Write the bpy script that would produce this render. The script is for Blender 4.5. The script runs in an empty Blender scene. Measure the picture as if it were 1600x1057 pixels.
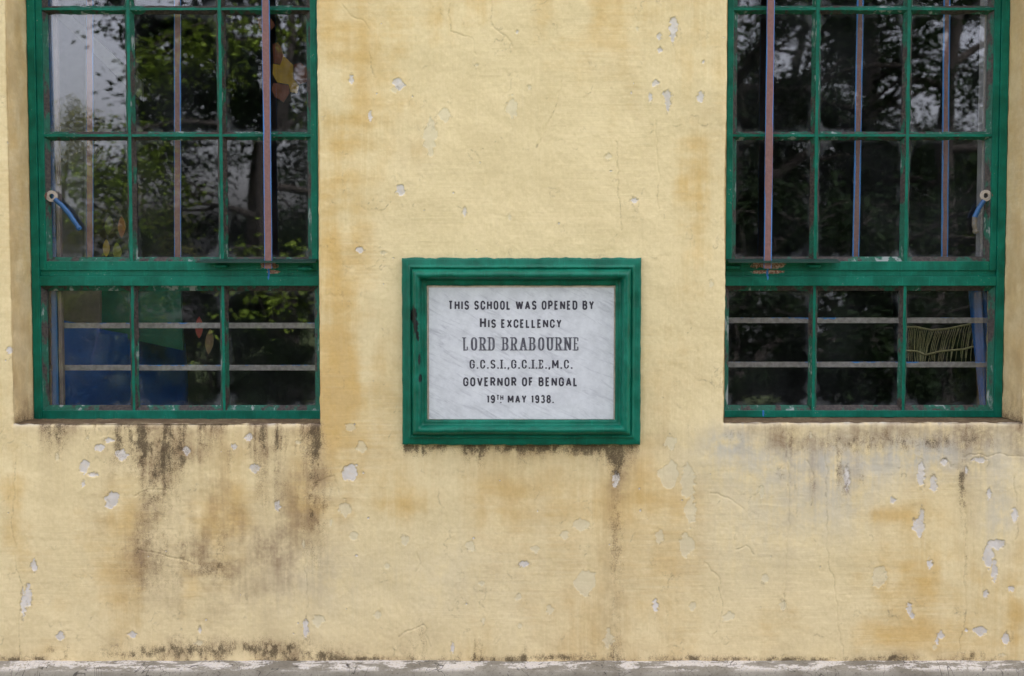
import bpy, bmesh, math, random
import numpy as np
from mathutils import Vector, Matrix
R = math.radians
random.seed(7)
rng = np.random.default_rng(11)
SC = bpy.context.scene
COL = SC.collection

# ------------------------------------------------------------------ camera, sky, sun, exposure
LENS, DIST, EYE, TILT = 40.0, 3.56, 1.62, R(2.6)
FPX = 1600 * LENS / 36.0                       # focal length in photo pixels
cd = bpy.data.cameras.new('camera'); cam = bpy.data.objects.new('camera', cd); COL.objects.link(cam)
cd.lens = LENS; cd.sensor_width = 36.0; cd.clip_start = 0.05; cd.clip_end = 2000
cam.location = (0, -DIST, EYE); cam.rotation_euler = (R(90) - TILT, 0, 0)
SC.camera = cam
cd.dof.use_dof = True; cd.dof.focus_distance = DIST + .05; cd.dof.aperture_fstop = 3.2

SUN_EL, SUN_AZ = R(52), R(28)                 # azimuth clockwise from +Y (north)
wd = bpy.data.worlds.new('World'); SC.world = wd; wd.use_nodes = True
wt = wd.node_tree; wt.nodes.clear()
sky = wt.nodes.new('ShaderNodeTexSky'); sky.sky_type = 'NISHITA'; sky.sun_disc = False
sky.sun_elevation = SUN_EL; sky.sun_rotation = SUN_AZ
sky.air_density = 1.0; sky.dust_density = 6.0; sky.ozone_density = 1.0
hs = wt.nodes.new('ShaderNodeHueSaturation'); hs.inputs['Saturation'].default_value = 0.30
tint = wt.nodes.new('ShaderNodeMix'); tint.data_type = 'RGBA'; tint.blend_type = 'MULTIPLY'
tint.inputs[0].default_value = 1.0; tint.inputs[7].default_value = (1.0, 0.965, 1.02, 1)
bg = wt.nodes.new('ShaderNodeBackground'); bg.inputs['Strength'].default_value = 0.15
wo = wt.nodes.new('ShaderNodeOutputWorld')
wt.links.new(sky.outputs[0], hs.inputs['Color']); wt.links.new(hs.outputs[0], tint.inputs[6])
wt.links.new(tint.outputs[2], bg.inputs['Color']); wt.links.new(bg.outputs[0], wo.inputs['Surface'])

sl = bpy.data.lights.new('sun', 'SUN'); sl.energy = 0.8; sl.angle = R(12); sl.color = (1.0, 0.96, 0.9)
so = bpy.data.objects.new('sun', sl); COL.objects.link(so)
sdir = Vector((math.sin(SUN_AZ) * math.cos(SUN_EL), math.cos(SUN_AZ) * math.cos(SUN_EL), math.sin(SUN_EL)))
so.rotation_euler = sdir.to_track_quat('Z', 'Y').to_euler(); so.location = sdir * 30
SC.view_settings.view_transform = 'Standard'; SC.view_settings.look = 'None'
SC.view_settings.gamma = 1.0; SC.view_settings.exposure = 2.72

# ------------------------------------------------------------------ measuring: photo pixel -> point on a vertical plane y
CT, ST = math.cos(TILT), math.sin(TILT)
def U(px, py, y=0.0):
    cx = (px - 800) / FPX; cy = -(py - 528.5) / FPX
    dx, dy, dz = cx, CT + cy * ST, -ST + cy * CT
    t = (y + DIST) / dy
    return dx * t, EYE + dz * t
def UX(px, y=0.0, py=330): return U(px, py, y)[0]
def UZ(py, y=0.0): return U(800, py, y)[1]
def P2(x, y, z):                                # inverse (numpy)
    dy = y + DIST; dz = z - EYE
    fw = dy * CT - dz * ST; up = dy * ST + dz * CT
    return 800 + FPX * x / fw, 528.5 - FPX * up / fw
PX = DIST / FPX                                 # metres per photo pixel on the wall plane (about 2 mm)

# ------------------------------------------------------------------ node helpers
class NT:
    def __init__(s, name):
        s.m = bpy.data.materials.new(name); s.m.use_nodes = True
        s.t = s.m.node_tree; s.t.nodes.clear()
        s.out = s.t.nodes.new('ShaderNodeOutputMaterial')
    def n(s, kind, **kw):
        nd = s.t.nodes.new('ShaderNode' + kind)
        for k, v in kw.items(): setattr(nd, k, v)
        return nd
    def put(s, sock, v):
        if v is None: return
        if hasattr(v, 'is_linked') or isinstance(v, bpy.types.NodeSocket): s.t.links.new(v, sock)
        else:
            if isinstance(v, (tuple, list)) and len(v) == 3 and sock.type == 'RGBA': v = (*v, 1)
            sock.default_value = v
    def math(s, op, a, b=None, c=None, clamp=False):
        nd = s.n('Math', operation=op, use_clamp=clamp)
        for i, v in enumerate((a, b, c)): s.put(nd.inputs[i], v)
        return nd.outputs[0]
    def vmath(s, op, a, b=None):
        nd = s.n('VectorMath', operation=op); s.put(nd.inputs[0], a); s.put(nd.inputs[1], b)
        return nd.outputs['Value'] if op in ('LENGTH', 'DISTANCE', 'DOT_PRODUCT') else nd.outputs[0]
    def mix(s, f, a, b, blend='MIX'):
        nd = s.n('Mix', data_type='RGBA', blend_type=blend)
        s.put(nd.inputs[0], f); s.put(nd.inputs[6], a); s.put(nd.inputs[7], b)
        return nd.outputs[2]
    def step(s, v, lo, hi, a=0.0, b=1.0):
        nd = s.n('MapRange', interpolation_type='SMOOTHSTEP'); s.put(nd.inputs[0], v)
        for i, q in enumerate((lo, hi, a, b)): s.put(nd.inputs[i + 1], q)
        return nd.outputs[0]
    def pos(s): return s.n('NewGeometry').outputs['Position']
    def coord(s, which='Object'): return s.n('TexCoord').outputs[which]
    def scale(s, v, sc, loc=(0, 0, 0), rot=(0, 0, 0)):
        nd = s.n('Mapping'); s.put(nd.inputs[0], v); nd.inputs['Scale'].default_value = sc
        nd.inputs['Location'].default_value = loc; nd.inputs['Rotation'].default_value = rot
        return nd.outputs[0]
    def noise(s, v, sc=5.0, det=4.0, rough=0.55, dist=0.0):
        nd = s.n('TexNoise'); s.put(nd.inputs['Vector'], v)
        nd.inputs['Scale'].default_value = sc; nd.inputs['Detail'].default_value = det
        nd.inputs['Roughness'].default_value = rough; nd.inputs['Distortion'].default_value = dist
        return nd.outputs['Fac']
    def attr(s, name):
        return s.n('Attribute', attribute_name=name).outputs['Fac']
    def bump(s, h, strength=0.3, dist=0.002, normal=None):
        nd = s.n('Bump'); nd.inputs['Strength'].default_value = strength; nd.inputs['Distance'].default_value = dist
        s.put(nd.inputs['Height'], h)
        if normal is not None: s.put(nd.inputs['Normal'], normal)
        return nd.outputs[0]
    def bsdf(s, col, rough=0.6, normal=None, metal=0.0, spec=0.5):
        nd = s.n('BsdfPrincipled'); s.put(nd.inputs['Base Color'], col); s.put(nd.inputs['Roughness'], rough)
        s.put(nd.inputs['Metallic'], metal); s.put(nd.inputs['Specular IOR Level'], spec)
        if normal is not None: s.put(nd.inputs['Normal'], normal)
        return nd.outputs[0]
    def ellipse(s, p, c, r, fuzz):                # 1 inside an irregular blot round world point c
        v = s.vmath('SUBTRACT', p, c); v = s.vmath('MULTIPLY', v, tuple(1 / q for q in r))
        d = s.vmath('LENGTH', v); d = s.math('ADD', d, fuzz)
        return s.step(d, 1.08, 0.92)
    def done(s, sh): s.t.links.new(sh, s.out.inputs['Surface']); return s.m

def plain(name, col, rough=0.6, var=0.18, nsc=18, bump=0.25, metal=0.0, dirt=(0.09, 0.075, 0.055), dirty=0.35):
    t = NT(name); p = t.coord('Object')
    f = t.noise(p, nsc, 5, 0.6); g = t.noise(p, nsc * 7, 3, 0.6)
    c = t.mix(t.step(f, .3, .75), tuple(q * (1 - var) for q in col), tuple(min(1, q * (1 + var)) for q in col))
    c = t.mix(t.math('MULTIPLY', t.step(g, .55, .8), dirty), c, dirt)
    return t.done(t.bsdf(c, rough, t.bump(g, bump, .002), metal))

# wall plaster ------------------------------------------------------
def mat_wall():
    t = NT('limewash_plaster'); p = t.pos()
    fine = t.noise(p, 90, 5, .65); mid = t.noise(p, 14, 6, .6)
    brv = t.noise(t.scale(p, (75, 20, 4)), 1, 5, .6)         # vertical brush marks
    brh = t.noise(t.scale(p, (5, 20, 90)), 1, 5, .6)         # horizontal brush marks
    sel = t.step(t.noise(p, 2.2, 2, .5), .42, .58)
    br = t.math('ADD', t.math('MULTIPLY', brv, sel), t.math('MULTIPLY', brh, t.math('SUBTRACT', 1.0, sel)))
    o = t.math('ADD', t.attr('ochre'), t.math('MULTIPLY', t.math('SUBTRACT', br, .5), 0.72))
    o = t.math('ADD', o, t.math('MULTIPLY', t.math('SUBTRACT', mid, .5), 0.9))
    o = t.step(o, 0.0, 1.0)
    c = t.mix(o, (0.715, 0.578, 0.325), (0.600, 0.400, 0.145))
    c = t.mix(t.math('MULTIPLY', t.step(br, .5, .75), .15), c, (0.70, 0.60, 0.38))
    gn = t.math('ADD', t.math('MULTIPLY', t.noise(p, 80, 5, .7), .5), t.math('MULTIPLY', t.noise(p, 6, 5, .65), .5)); c = t.mix(1.0, c, t.mix(t.step(gn, .36, .64), (0.93, 0.915, 0.88), (1.06, 1.06, 1.07)), 'MULTIPLY')
    # greyish wash where old limewash shows
    gw = t.math('MULTIPLY', t.attr('grey'), t.step(t.math('ADD', mid, t.math('MULTIPLY', brv, .4)), .45, .85))
    c = t.mix(gw, c, (0.50, 0.47, 0.40))
    # brown damp wash
    w = t.attr('wash'); w = t.math('MULTIPLY', w, t.step(t.math('ADD', t.math('MULTIPLY', mid, .8), t.math('ADD', t.math('MULTIPLY', brv, .35), t.math('MULTIPLY', fine, .35))), .45, 1.0))
    c = t.mix(t.math('MULTIPLY', w, .92, clamp=True), c, (0.27, 0.180, 0.100))
    # pale cream flaked patches, then white under-coat
    ef = t.math('MULTIPLY', t.math('SUBTRACT', t.noise(p, 220, 3, .6), .5), 3.0)
    pale = t.step(t.math('ADD', t.attr('pale'), ef), -0.4, 0.6)
    c = t.mix(t.math('MULTIPLY', pale, .5), c, (0.655, 0.585, 0.405))
    peel = t.math('MULTIPLY', t.step(t.math('ADD', t.attr('peel'), t.math('MULTIPLY', ef, 1.4)), -0.6, 0.8), t.step(t.noise(p, 60, 4, .6), .25, .55, .62, 1.0))
    white = t.mix(t.step(mid, .35, .7), (0.56, 0.505, 0.44), (0.70, 0.64, 0.57))
    c = t.mix(peel, c, white)
    # painted edge shade: thin dark line along broken coats; dark cracks too
    ed = t.math('MULTIPLY', t.attr('edge'), t.step(fine, .40, .62))
    c = t.mix(t.math('MULTIPLY', ed, .75), c, (0.16, 0.12, 0.08))
    # mould: speckles that thicken with the density
    sp = t.math('ADD', t.math('MULTIPLY', t.noise(p, 260, 4, .75), .56), t.math('ADD', t.math('MULTIPLY', t.noise(t.scale(p, (120, 60, 34)), 1, 5, .7), .28), t.math('MULTIPLY', t.noise(p, 36, 4, .6), .18)))
    md = t.attr('mold')
    thr = t.math('SUBTRACT', 0.665, t.math('MULTIPLY', md, .23))
    mk = t.math('MULTIPLY', t.step(t.math('SUBTRACT', sp, thr), -.12, .15), t.step(md, .02, .30))
    c = t.mix(t.math('MULTIPLY', mk, .86), c, t.mix(t.step(t.math('MULTIPLY', md, mk), .15, .75), (0.19, 0.112, 0.052), (0.056, 0.035, 0.018)))
    tiny = t.step(t.noise(p, 320, 2, .5), .80, .84)
    c = t.mix(t.math('MULTIPLY', tiny, .55), c, (0.20, 0.15, 0.09))
    h = t.math('ADD', t.math('MULTIPLY', fine, .5), t.math('MULTIPLY', br, .9))
    h = t.math('SUBTRACT', h, t.math('MULTIPLY', peel, .5))
    return t.done(t.bsdf(c, .88, t.bump(h, .5, .0022), 0, .25))

def mat_green(name, base, dark, rusts=(), blues=(), blacks=(), chip=.70, rough=.42):
    t = NT(name); p = t.pos()
    a = t.noise(p, 16, 5, .6); f = t.noise(p, 160, 4, .65)
    st = t.noise(t.scale(p, (160, 60, 14)), 1, 4, .6)
    c = t.mix(t.step(a, .3, .72), dark, base)
    c = t.mix(t.math('MULTIPLY', t.step(st, .52, .75), .4), c, tuple(min(1, q * 1.5 + .001) for q in base))
    # worn spots: pale undercoat specks and brown bare ones
    ch = t.step(t.math('ADD', t.math('MULTIPLY', f, .75), t.math('MULTIPLY', a, .35)), chip, chip + .05)
    c = t.mix(t.math('MULTIPLY', ch, .75), c, (0.36, 0.33, 0.28))
    dk = t.step(t.noise(p, 60, 5, .7), .68, .74)
    c = t.mix(t.math('MULTIPLY', dk, .7), c, (0.012, 0.03, 0.022))
    fz = t.math('MULTIPLY', t.math('SUBTRACT', t.noise(p, 70, 4, .6), .5), 2.0)
    for cc, rr in rusts:
        m = t.ellipse(p, cc, rr, fz)
        c = t.mix(m, c, t.mix(t.step(f, .4, .6), (0.20, 0.075, 0.045), (0.42, 0.30, 0.24)))
    for cc, rr in blues:
        m = t.ellipse(p, cc, rr, t.math('MULTIPLY', fz, .2)); c = t.mix(m, c, (0.035, 0.16, 0.42))
    for cc, rr in blacks:
        m = t.ellipse(p, cc, rr, t.math('MULTIPLY', fz, .9)); c = t.mix(m, c, (0.006, 0.008, 0.008))
    h = t.math('ADD', t.math('MULTIPLY', a, 1.2), t.math('ADD', t.math('MULTIPLY', f, .35), t.math('MULTIPLY', st, .4)))
    return t.done(t.bsdf(c, t.step(a, .2, .8, rough - .08, rough + .16), t.bump(h, .45, .003), 0, .24))

def mat_putty():
    t = NT('weathered_putty'); p = t.pos()
    a = t.noise(t.scale(p, (30, 30, 9)), 1, 5, .65); f = t.noise(p, 130, 4, .65); b = t.noise(p, 7, 2, .5)
    c = t.mix(t.step(f, .35, .65), (0.014, 0.010, 0.008), (0.060, 0.046, 0.036))
    c = t.mix(t.step(t.math('ADD', t.math('MULTIPLY', a, .55), t.math('MULTIPLY', b, .55)), .515, .56), c, t.mix(t.step(f, .3, .7), (0.0005, 0.055, 0.030), (0.0005, 0.105, 0.060)))
    c = t.mix(t.math('MULTIPLY', t.step(t.math('ADD', a, t.math('MULTIPLY', b, .4)), .78, .86), .6), c, (0.38, 0.38, 0.37))
    return t.done(t.bsdf(c, .7, t.bump(f, .5, .003)))

def mat_iron(name, blue_amt):
    t = NT(name); p = t.coord('Object')
    ax = t.math('ABSOLUTE', t.attr('across'))                     # across the bar (object x), bar half-width 13 mm
    n = t.noise(t.scale(t.pos(), (20, 20, 5)), 1, 4, .6); f = t.noise(t.pos(), 120, 4, .6)
    c = t.mix(t.step(f, .3, .75), (0.185, 0.084, 0.074), (0.235, 0.112, 0.100))
    e = t.math('ADD', ax, t.math('MULTIPLY', t.math('SUBTRACT', n, .5), .010))
    c = t.mix(t.step(e, .0095 - blue_amt, .0103 - blue_amt), c, (0.045, 0.185, 0.48))
    return t.done(t.bsdf(c, .6, t.bump(f, .3, .002)))

def mat_hbar():
    t = NT('primed_bar'); p = t.coord('Object')
    x = t.n('SeparateXYZ'); t.put(x.inputs[0], p)
    n = t.noise(t.scale(t.pos(), (16, 16, 40)), 1, 5, .7); f = t.noise(t.pos(), 60, 4, .6)
    c = t.mix(t.step(f, .3, .7), (0.20, 0.165, 0.155), (0.33, 0.28, 0.275))
    e = t.math('ADD', t.math('MULTIPLY', x.outputs[2], 22.0), n)
    c = t.mix(t.step(e, .73, .78), c, (0.05, 0.20, 0.52))
    return t.done(t.bsdf(c, .6))

def mat_glass():
    t = NT('old_window_glass'); g = t.coord('Generated'); p = t.pos()
    # reflection: Schlick, 4.5 % per face; slight waviness of drawn glass
    fa = t.n('LayerWeight'); fa.inputs['Blend'].default_value = .5
    fr = t.math('ADD', t.math('MULTIPLY', t.math('POWER', fa.outputs['Facing'], 5.0), .9), .056)
    wv = t.noise(p, 5.5, 2, .5)
    nb = t.bump(wv, .10, .0010)
    gl = t.n('BsdfGlossy'); gl.inputs['Roughness'].default_value = .006; t.put(gl.inputs['Normal'], nb)
    gl.inputs['Color'].default_value = (.97, .97, 1, 1)
    tr = t.n('BsdfTransparent'); tr.inputs['Color'].default_value = (.95, .97, .96, 1)
    ms = t.n('MixShader'); t.put(ms.inputs[0], fr); t.put(ms.inputs[1], tr.outputs[0]); t.put(ms.inputs[2], gl.outputs[0])
    # grime: thick in the corners and along the putty, a thin film and specks elsewhere
    s = t.n('SeparateXYZ'); t.put(s.inputs[0], g)
    ax = t.math('ABSOLUTE', t.math('SUBTRACT', t.math('MULTIPLY', s.outputs[0], 2.0), 1.0))
    az = t.math('ABSOLUTE', t.math('SUBTRACT', t.math('MULTIPLY', s.outputs[2], 2.0), 1.0))
    e = t.math('ADD', t.math('POWER', ax, 6.0), t.math('POWER', az, 8.0))
    n1 = t.noise(p, 22, 5, .65); n2 = t.noise(t.scale(p, (70, 30, 10)), 1, 5, .65); n3 = t.noise(p, 4.0, 3, .5)
    e = t.math('MULTIPLY', e, t.step(n1, .3, .72, .30, 1.15))
    edge = t.step(e, .18, 1.25)
    film = t.math('MULTIPLY', t.step(t.math('ADD', n3, t.math('MULTIPLY', n2, .35)), .5, .95), .022)
    vo = t.n('TexVoronoi'); t.put(vo.inputs['Vector'], p); vo.inputs['Scale'].default_value = 95
    spk = t.math('MULTIPLY', t.step(vo.outputs['Distance'], .13, .07), t.step(t.noise(p, 30, 2, .5), .57, .66))
    d = t.math('MAXIMUM', t.math('MULTIPLY', edge, .42), t.math('MAXIMUM', film, t.math('MULTIPLY', spk, .45)))
    df = t.n('BsdfDiffuse'); df.inputs['Color'].default_value = (.22, .225, .235, 1)
    m2 = t.n('MixShader'); t.put(m2.inputs[0], d); t.put(m2.inputs[1], ms.outputs[0]); t.put(m2.inputs[2], df.outputs[0])
    return t.done(m2.outputs[0])

def mat_marble():
    t = NT('veined_marble'); p = t.pos()
    q = t.scale(p, (1, 1, 1), rot=(0, R(-27), 0))
    w = t.noise(p, 26, 6, .7)
    v = t.noise(t.scale(q, (10, 20, 58)), 1, 8, .70, 1.1)
    v2 = t.noise(t.scale(q, (3, 10, 16)), 1, 5, .6, 1.0)
    c = t.mix(t.step(w, .3, .7), (0.53, 0.53, 0.545), (0.64, 0.64, 0.655))
    c = t.mix(t.math('MULTIPLY', t.step(v, .49, .72), .62), c, (0.32, 0.315, 0.35))
    c = t.mix(t.math('MULTIPLY', t.step(v2, .58, .74), .45), c, (0.30, 0.29, 0.34))
    return t.done(t.bsdf(c, .38, t.bump(v, .05, .001)))

def mat_letter():
    t = NT('leaded_lettering'); p = t.pos(); f = t.noise(p, 120, 4, .7); g = t.noise(p, 16, 2, .5)
    c = t.mix(t.step(t.math('ADD', t.math('MULTIPLY', f, .6), t.math('MULTIPLY', g, .6)), .72, .98), (0.035, 0.030, 0.042), (0.17, 0.16, 0.20))
    return t.done(t.bsdf(c, .6))
def mat_letter_faded():
    t = NT('faded_lettering'); p = t.pos(); f = t.noise(t.scale(p, (160, 60, 40)), 1, 4, .7)
    c = t.mix(t.step(f, .38, .72), (0.050, 0.046, 0.060), (0.17, 0.165, 0.19))
    return t.done(t.bsdf(c, .6))

def mat_cement():
    t = NT('plinth_cement'); p = t.pos()
    a = t.noise(p, 8, 6, .65); b = t.noise(t.scale(p, (9, 30, 40)), 1, 5, .65); f = t.noise(p, 130, 4, .7)
    c = t.mix(t.step(a, .3, .7), (0.150, 0.130, 0.094), (0.26, 0.236, 0.182))
    z = t.n('SeparateXYZ'); t.put(z.inputs[0], p)
    top = t.step(z.outputs[2], UZ(1054, -.07), UZ(1046, -.06))
    wh = t.math('MULTIPLY', t.step(t.math('ADD', t.math('MULTIPLY', b, .8), t.math('ADD', t.math('MULTIPLY', a, .3), t.math('MULTIPLY', f, .30))), .68, .75), top)
    c = t.mix(t.math('MULTIPLY', wh, .9), c, t.mix(t.step(f, .4, .6), (0.50, 0.45, 0.36), (0.62, 0.58, 0.52)))
    bl = t.step(t.noise(t.scale(p, (11, 11, 24)), 1, 4, .6, .5), .735, .75)
    c = t.mix(t.math('MULTIPLY', bl, .9), c, (0.012, 0.012, 0.014))
    c = t.mix(t.math('MULTIPLY', t.step(f, .52, .68), .6), c, (0.07, 0.055, 0.045))
    ck = t.noise(t.scale(p, (7, 7, 1.5)), 1, 3, .6, .8); ck = t.math('ABSOLUTE', t.math('SUBTRACT', ck, .5))
    c = t.mix(t.math('MULTIPLY', t.step(ck, .006, .001), .8), c, (0.03, 0.025, 0.022))
    return t.done(t.bsdf(c, .85, t.bump(t.math('ADD', a, f), .5, .004), 0, .25))

def mat_leaf(name, c1, c2):
    t = NT(name); oi = t.n('NewGeometry').outputs['Random Per Island']
    a = t.noise(t.pos(), 0.9, 2, .5)
    c = t.mix(t.math('ADD', t.math('MULTIPLY', oi, .5), t.math('MULTIPLY', a, .5), clamp=True), c1, c2)
    b = t.bsdf(c, .6, None, 0, .08)
    tl = t.n('BsdfTranslucent'); t.put(tl.inputs['Color'], c)
    ms = t.n('MixShader'); ms.inputs[0].default_value = .4; t.put(ms.inputs[1], b); t.put(ms.inputs[2], tl.outputs[0])
    return t.done(ms.outputs[0])

def mat_ground(name, c1, c2, sc):
    t = NT(name); p = t.pos(); a = t.noise(p, sc, 7, .65); f = t.noise(p, sc * 20, 4, .6)
    c = t.mix(t.step(t.math('ADD', t.math('MULTIPLY', a, .6), t.math('MULTIPLY', f, .4)), .35, .68), c1, c2)
    return t.done(t.bsdf(c, .95, t.bump(f, .6, .02), 0, .2))

# ------------------------------------------------------------------ object helpers
def tag(o, label=None, cat=None, group=None, kind=None):
    if label: o['label'] = label
    if cat: o['category'] = cat
    if group: o['group'] = group
    if kind: o['kind'] = kind
    return o
def link(name, me, mats, parent=None, loc=None):
    o = bpy.data.objects.new(name, me); COL.objects.link(o)
    for m in (mats if isinstance(mats, (list, tuple)) else [mats]): me.materials.append(m)
    if parent is not None: o.parent = parent
    if loc is not None: o.location = loc
    return o
def empty(name, loc=(0, 0, 0)):
    o = bpy.data.objects.new(name, None); COL.objects.link(o); o.location = loc; o.empty_display_size = .1
    return o
def mesh(name, verts, faces, smooth=False):
    me = bpy.data.meshes.new(name); me.from_pydata(verts, [], faces); me.update()
    if smooth: me.polygons.foreach_set('use_smooth', [True] * len(me.polygons))
    return me
def world_parent(o, par):                        # parent while keeping world coordinates of an unrotated parent chain
    off = Vector((0, 0, 0)); q = par
    while q is not None: off += q.location; q = q.parent
    o.parent = par; o.location = Vector(o.location) - off
    return o
def boxes(name, bl, mat, parent=None, bev=.0015, loc=None):
    """list of (x0,x1,y0,y1,z0,z1) in world space -> one bevelled mesh; origin at loc"""
    bm = bmesh.new()
    lc = Vector(loc) if loc is not None else Vector(((bl[0][0] + bl[0][1]) / 2, (bl[0][2] + bl[0][3]) / 2, (bl[0][4] + bl[0][5]) / 2))
    for x0, x1, y0, y1, z0, z1 in bl:
        r = bmesh.ops.create_cube(bm, size=1)
        for v in r['verts']:
            v.co = Vector(((x0 if v.co.x < 0 else x1), (y0 if v.co.y < 0 else y1), (z0 if v.co.z < 0 else z1))) - lc
    if bev > 0:
        bmesh.ops.bevel(bm, geom=bm.edges[:], offset=bev, segments=2, profile=.6, affect='EDGES')
    me = bpy.data.meshes.new(name); bm.to_mesh(me); bm.free()
    o = link(name, me, mat); o.location = lc
    if parent is not None: world_parent(o, parent)
    return o
def tube(pts, rad, seg=10, caps=True):
    pts = [Vector(p) for p in pts]; rads = rad if isinstance(rad, (list, tuple)) else [rad] * len(pts)
    V, F = [], []; prev = None
    for i, p in enumerate(pts):
        d = (pts[min(i + 1, len(pts) - 1)] - pts[max(i - 1, 0)]).normalized()
        if prev is None:
            a = Vector((0, 0, 1)) if abs(d.z) < .9 else Vector((1, 0, 0)); n = d.cross(a).normalized()
        else: n = (prev - d * prev.dot(d)).normalized()
        prev = n; b = d.cross(n)
        for k in range(seg):
            an = 2 * math.pi * k / seg
            V.append(p + (n * math.cos(an) + b * math.sin(an)) * rads[i])
    for i in range(len(pts) - 1):
        for k in range(seg):
            k2 = (k + 1) % seg
            F.append((i * seg + k, i * seg + k2, (i + 1) * seg + k2, (i + 1) * seg + k))
    if caps: F.append(tuple(range(seg))[::-1]); F.append(tuple(range((len(pts) - 1) * seg, len(pts) * seg)))
    return V, F
def merge(parts):
    V, F = [], []
    for v, f in parts:
        o = len(V); V += list(v); F += [tuple(i + o for i in q) for q in f]
    return V, F

# ------------------------------------------------------------------ numpy noise
TAB = rng.random((6, 256, 256))
def vn(x, y, k=0):
    xi = np.floor(x).astype(int); yi = np.floor(y).astype(int); fx = x - xi; fy = y - yi
    fx = fx * fx * fx * (fx * (fx * 6 - 15) + 10); fy = fy * fy * fy * (fy * (fy * 6 - 15) + 10)
    T = TAB[k % 6]; a = T[yi & 255, xi & 255]; b = T[yi & 255, (xi + 1) & 255]
    c = T[(yi + 1) & 255, xi & 255]; d = T[(yi + 1) & 255, (xi + 1) & 255]
    return (a + (b - a) * fx) * (1 - fy) + (c + (d - c) * fx) * fy
def fbm(x, y, o=4, k=0, g=.5):
    s = np.zeros_like(x); a = 1.0; tot = 0
    for i in range(o):
        s += a * vn(x * 2 ** i + 17.3 * i, y * 2 ** i + 9.1 * i, k + i); tot += a; a *= g
    return s / tot
def sm(v, lo, hi):
    t = np.clip((v - lo) / (hi - lo), 0, 1); return t * t * (3 - 2 * t)

# ------------------------------------------------------------------ layout of the openings
YF = .150                                        # face of the window frames behind the wall face
WIN = {
 'a': dict(x0=UX(46, YF), x1=UX(497.5, 0), muv=(205, 347), zsill=UZ(663, 0), bar=418, inner=(140, 277), flip=False),
 'b': dict(x0=UX(1134.5, 0), x1=UX(1573, YF), muv=(1274, 1415.5), zsill=UZ(661, 0), bar=1202, inner=(1341, 1478), flip=True)}
ZHEAD = UZ(-188, YF)
Z_PL = UZ(1034, 0)                                # plinth top against the wall
WALL_TOP = 5.2; WALL_W = 9.0

M_WALL = mat_wall(); M_CEM = mat_cement(); M_PUT = mat_putty(); M_GLASS = mat_glass()
M_HB = mat_hbar(); M_IRON = mat_iron('painted_iron', -.0006); M_IRON3 = mat_iron('painted_iron_inside_blue', .0028); M_IRON2 = mat_iron('painted_iron_inside', .0008)

bld = empty('school_building', (0, 0, 0))
tag(bld, 'yellow plastered school wall with peeling paint, grey plinth and two green windows', 'building')

# ---- wall: one finely gridded sheet whose relief and stains follow the photograph
def line_coords(lo, hi, flo, fhi, st, cst, snaps):
    c = np.concatenate([np.arange(lo, flo, cst), np.arange(flo, fhi, st), np.arange(fhi, hi + 1e-6, cst)])
    for s in snaps: c[np.argmin(abs(c - s))] = s
    return np.unique(np.round(c, 6))
ST_ = .0025
gx = line_coords(-WALL_W, WALL_W, -1.80, 1.80, ST_, .15, [w[k] for w in WIN.values() for k in ('x0', 'x1')])
gz = line_coords(Z_PL - .02, WALL_TOP, Z_PL - .02, UZ(-40), ST_, .15, [WIN['a']['zsill'], WIN['b']['zsill'], ZHEAD])
X, Z = np.meshgrid(gx, gz); nz, nx = X.shape
QX, QY = P2(X, 0.0, Z)

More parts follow.
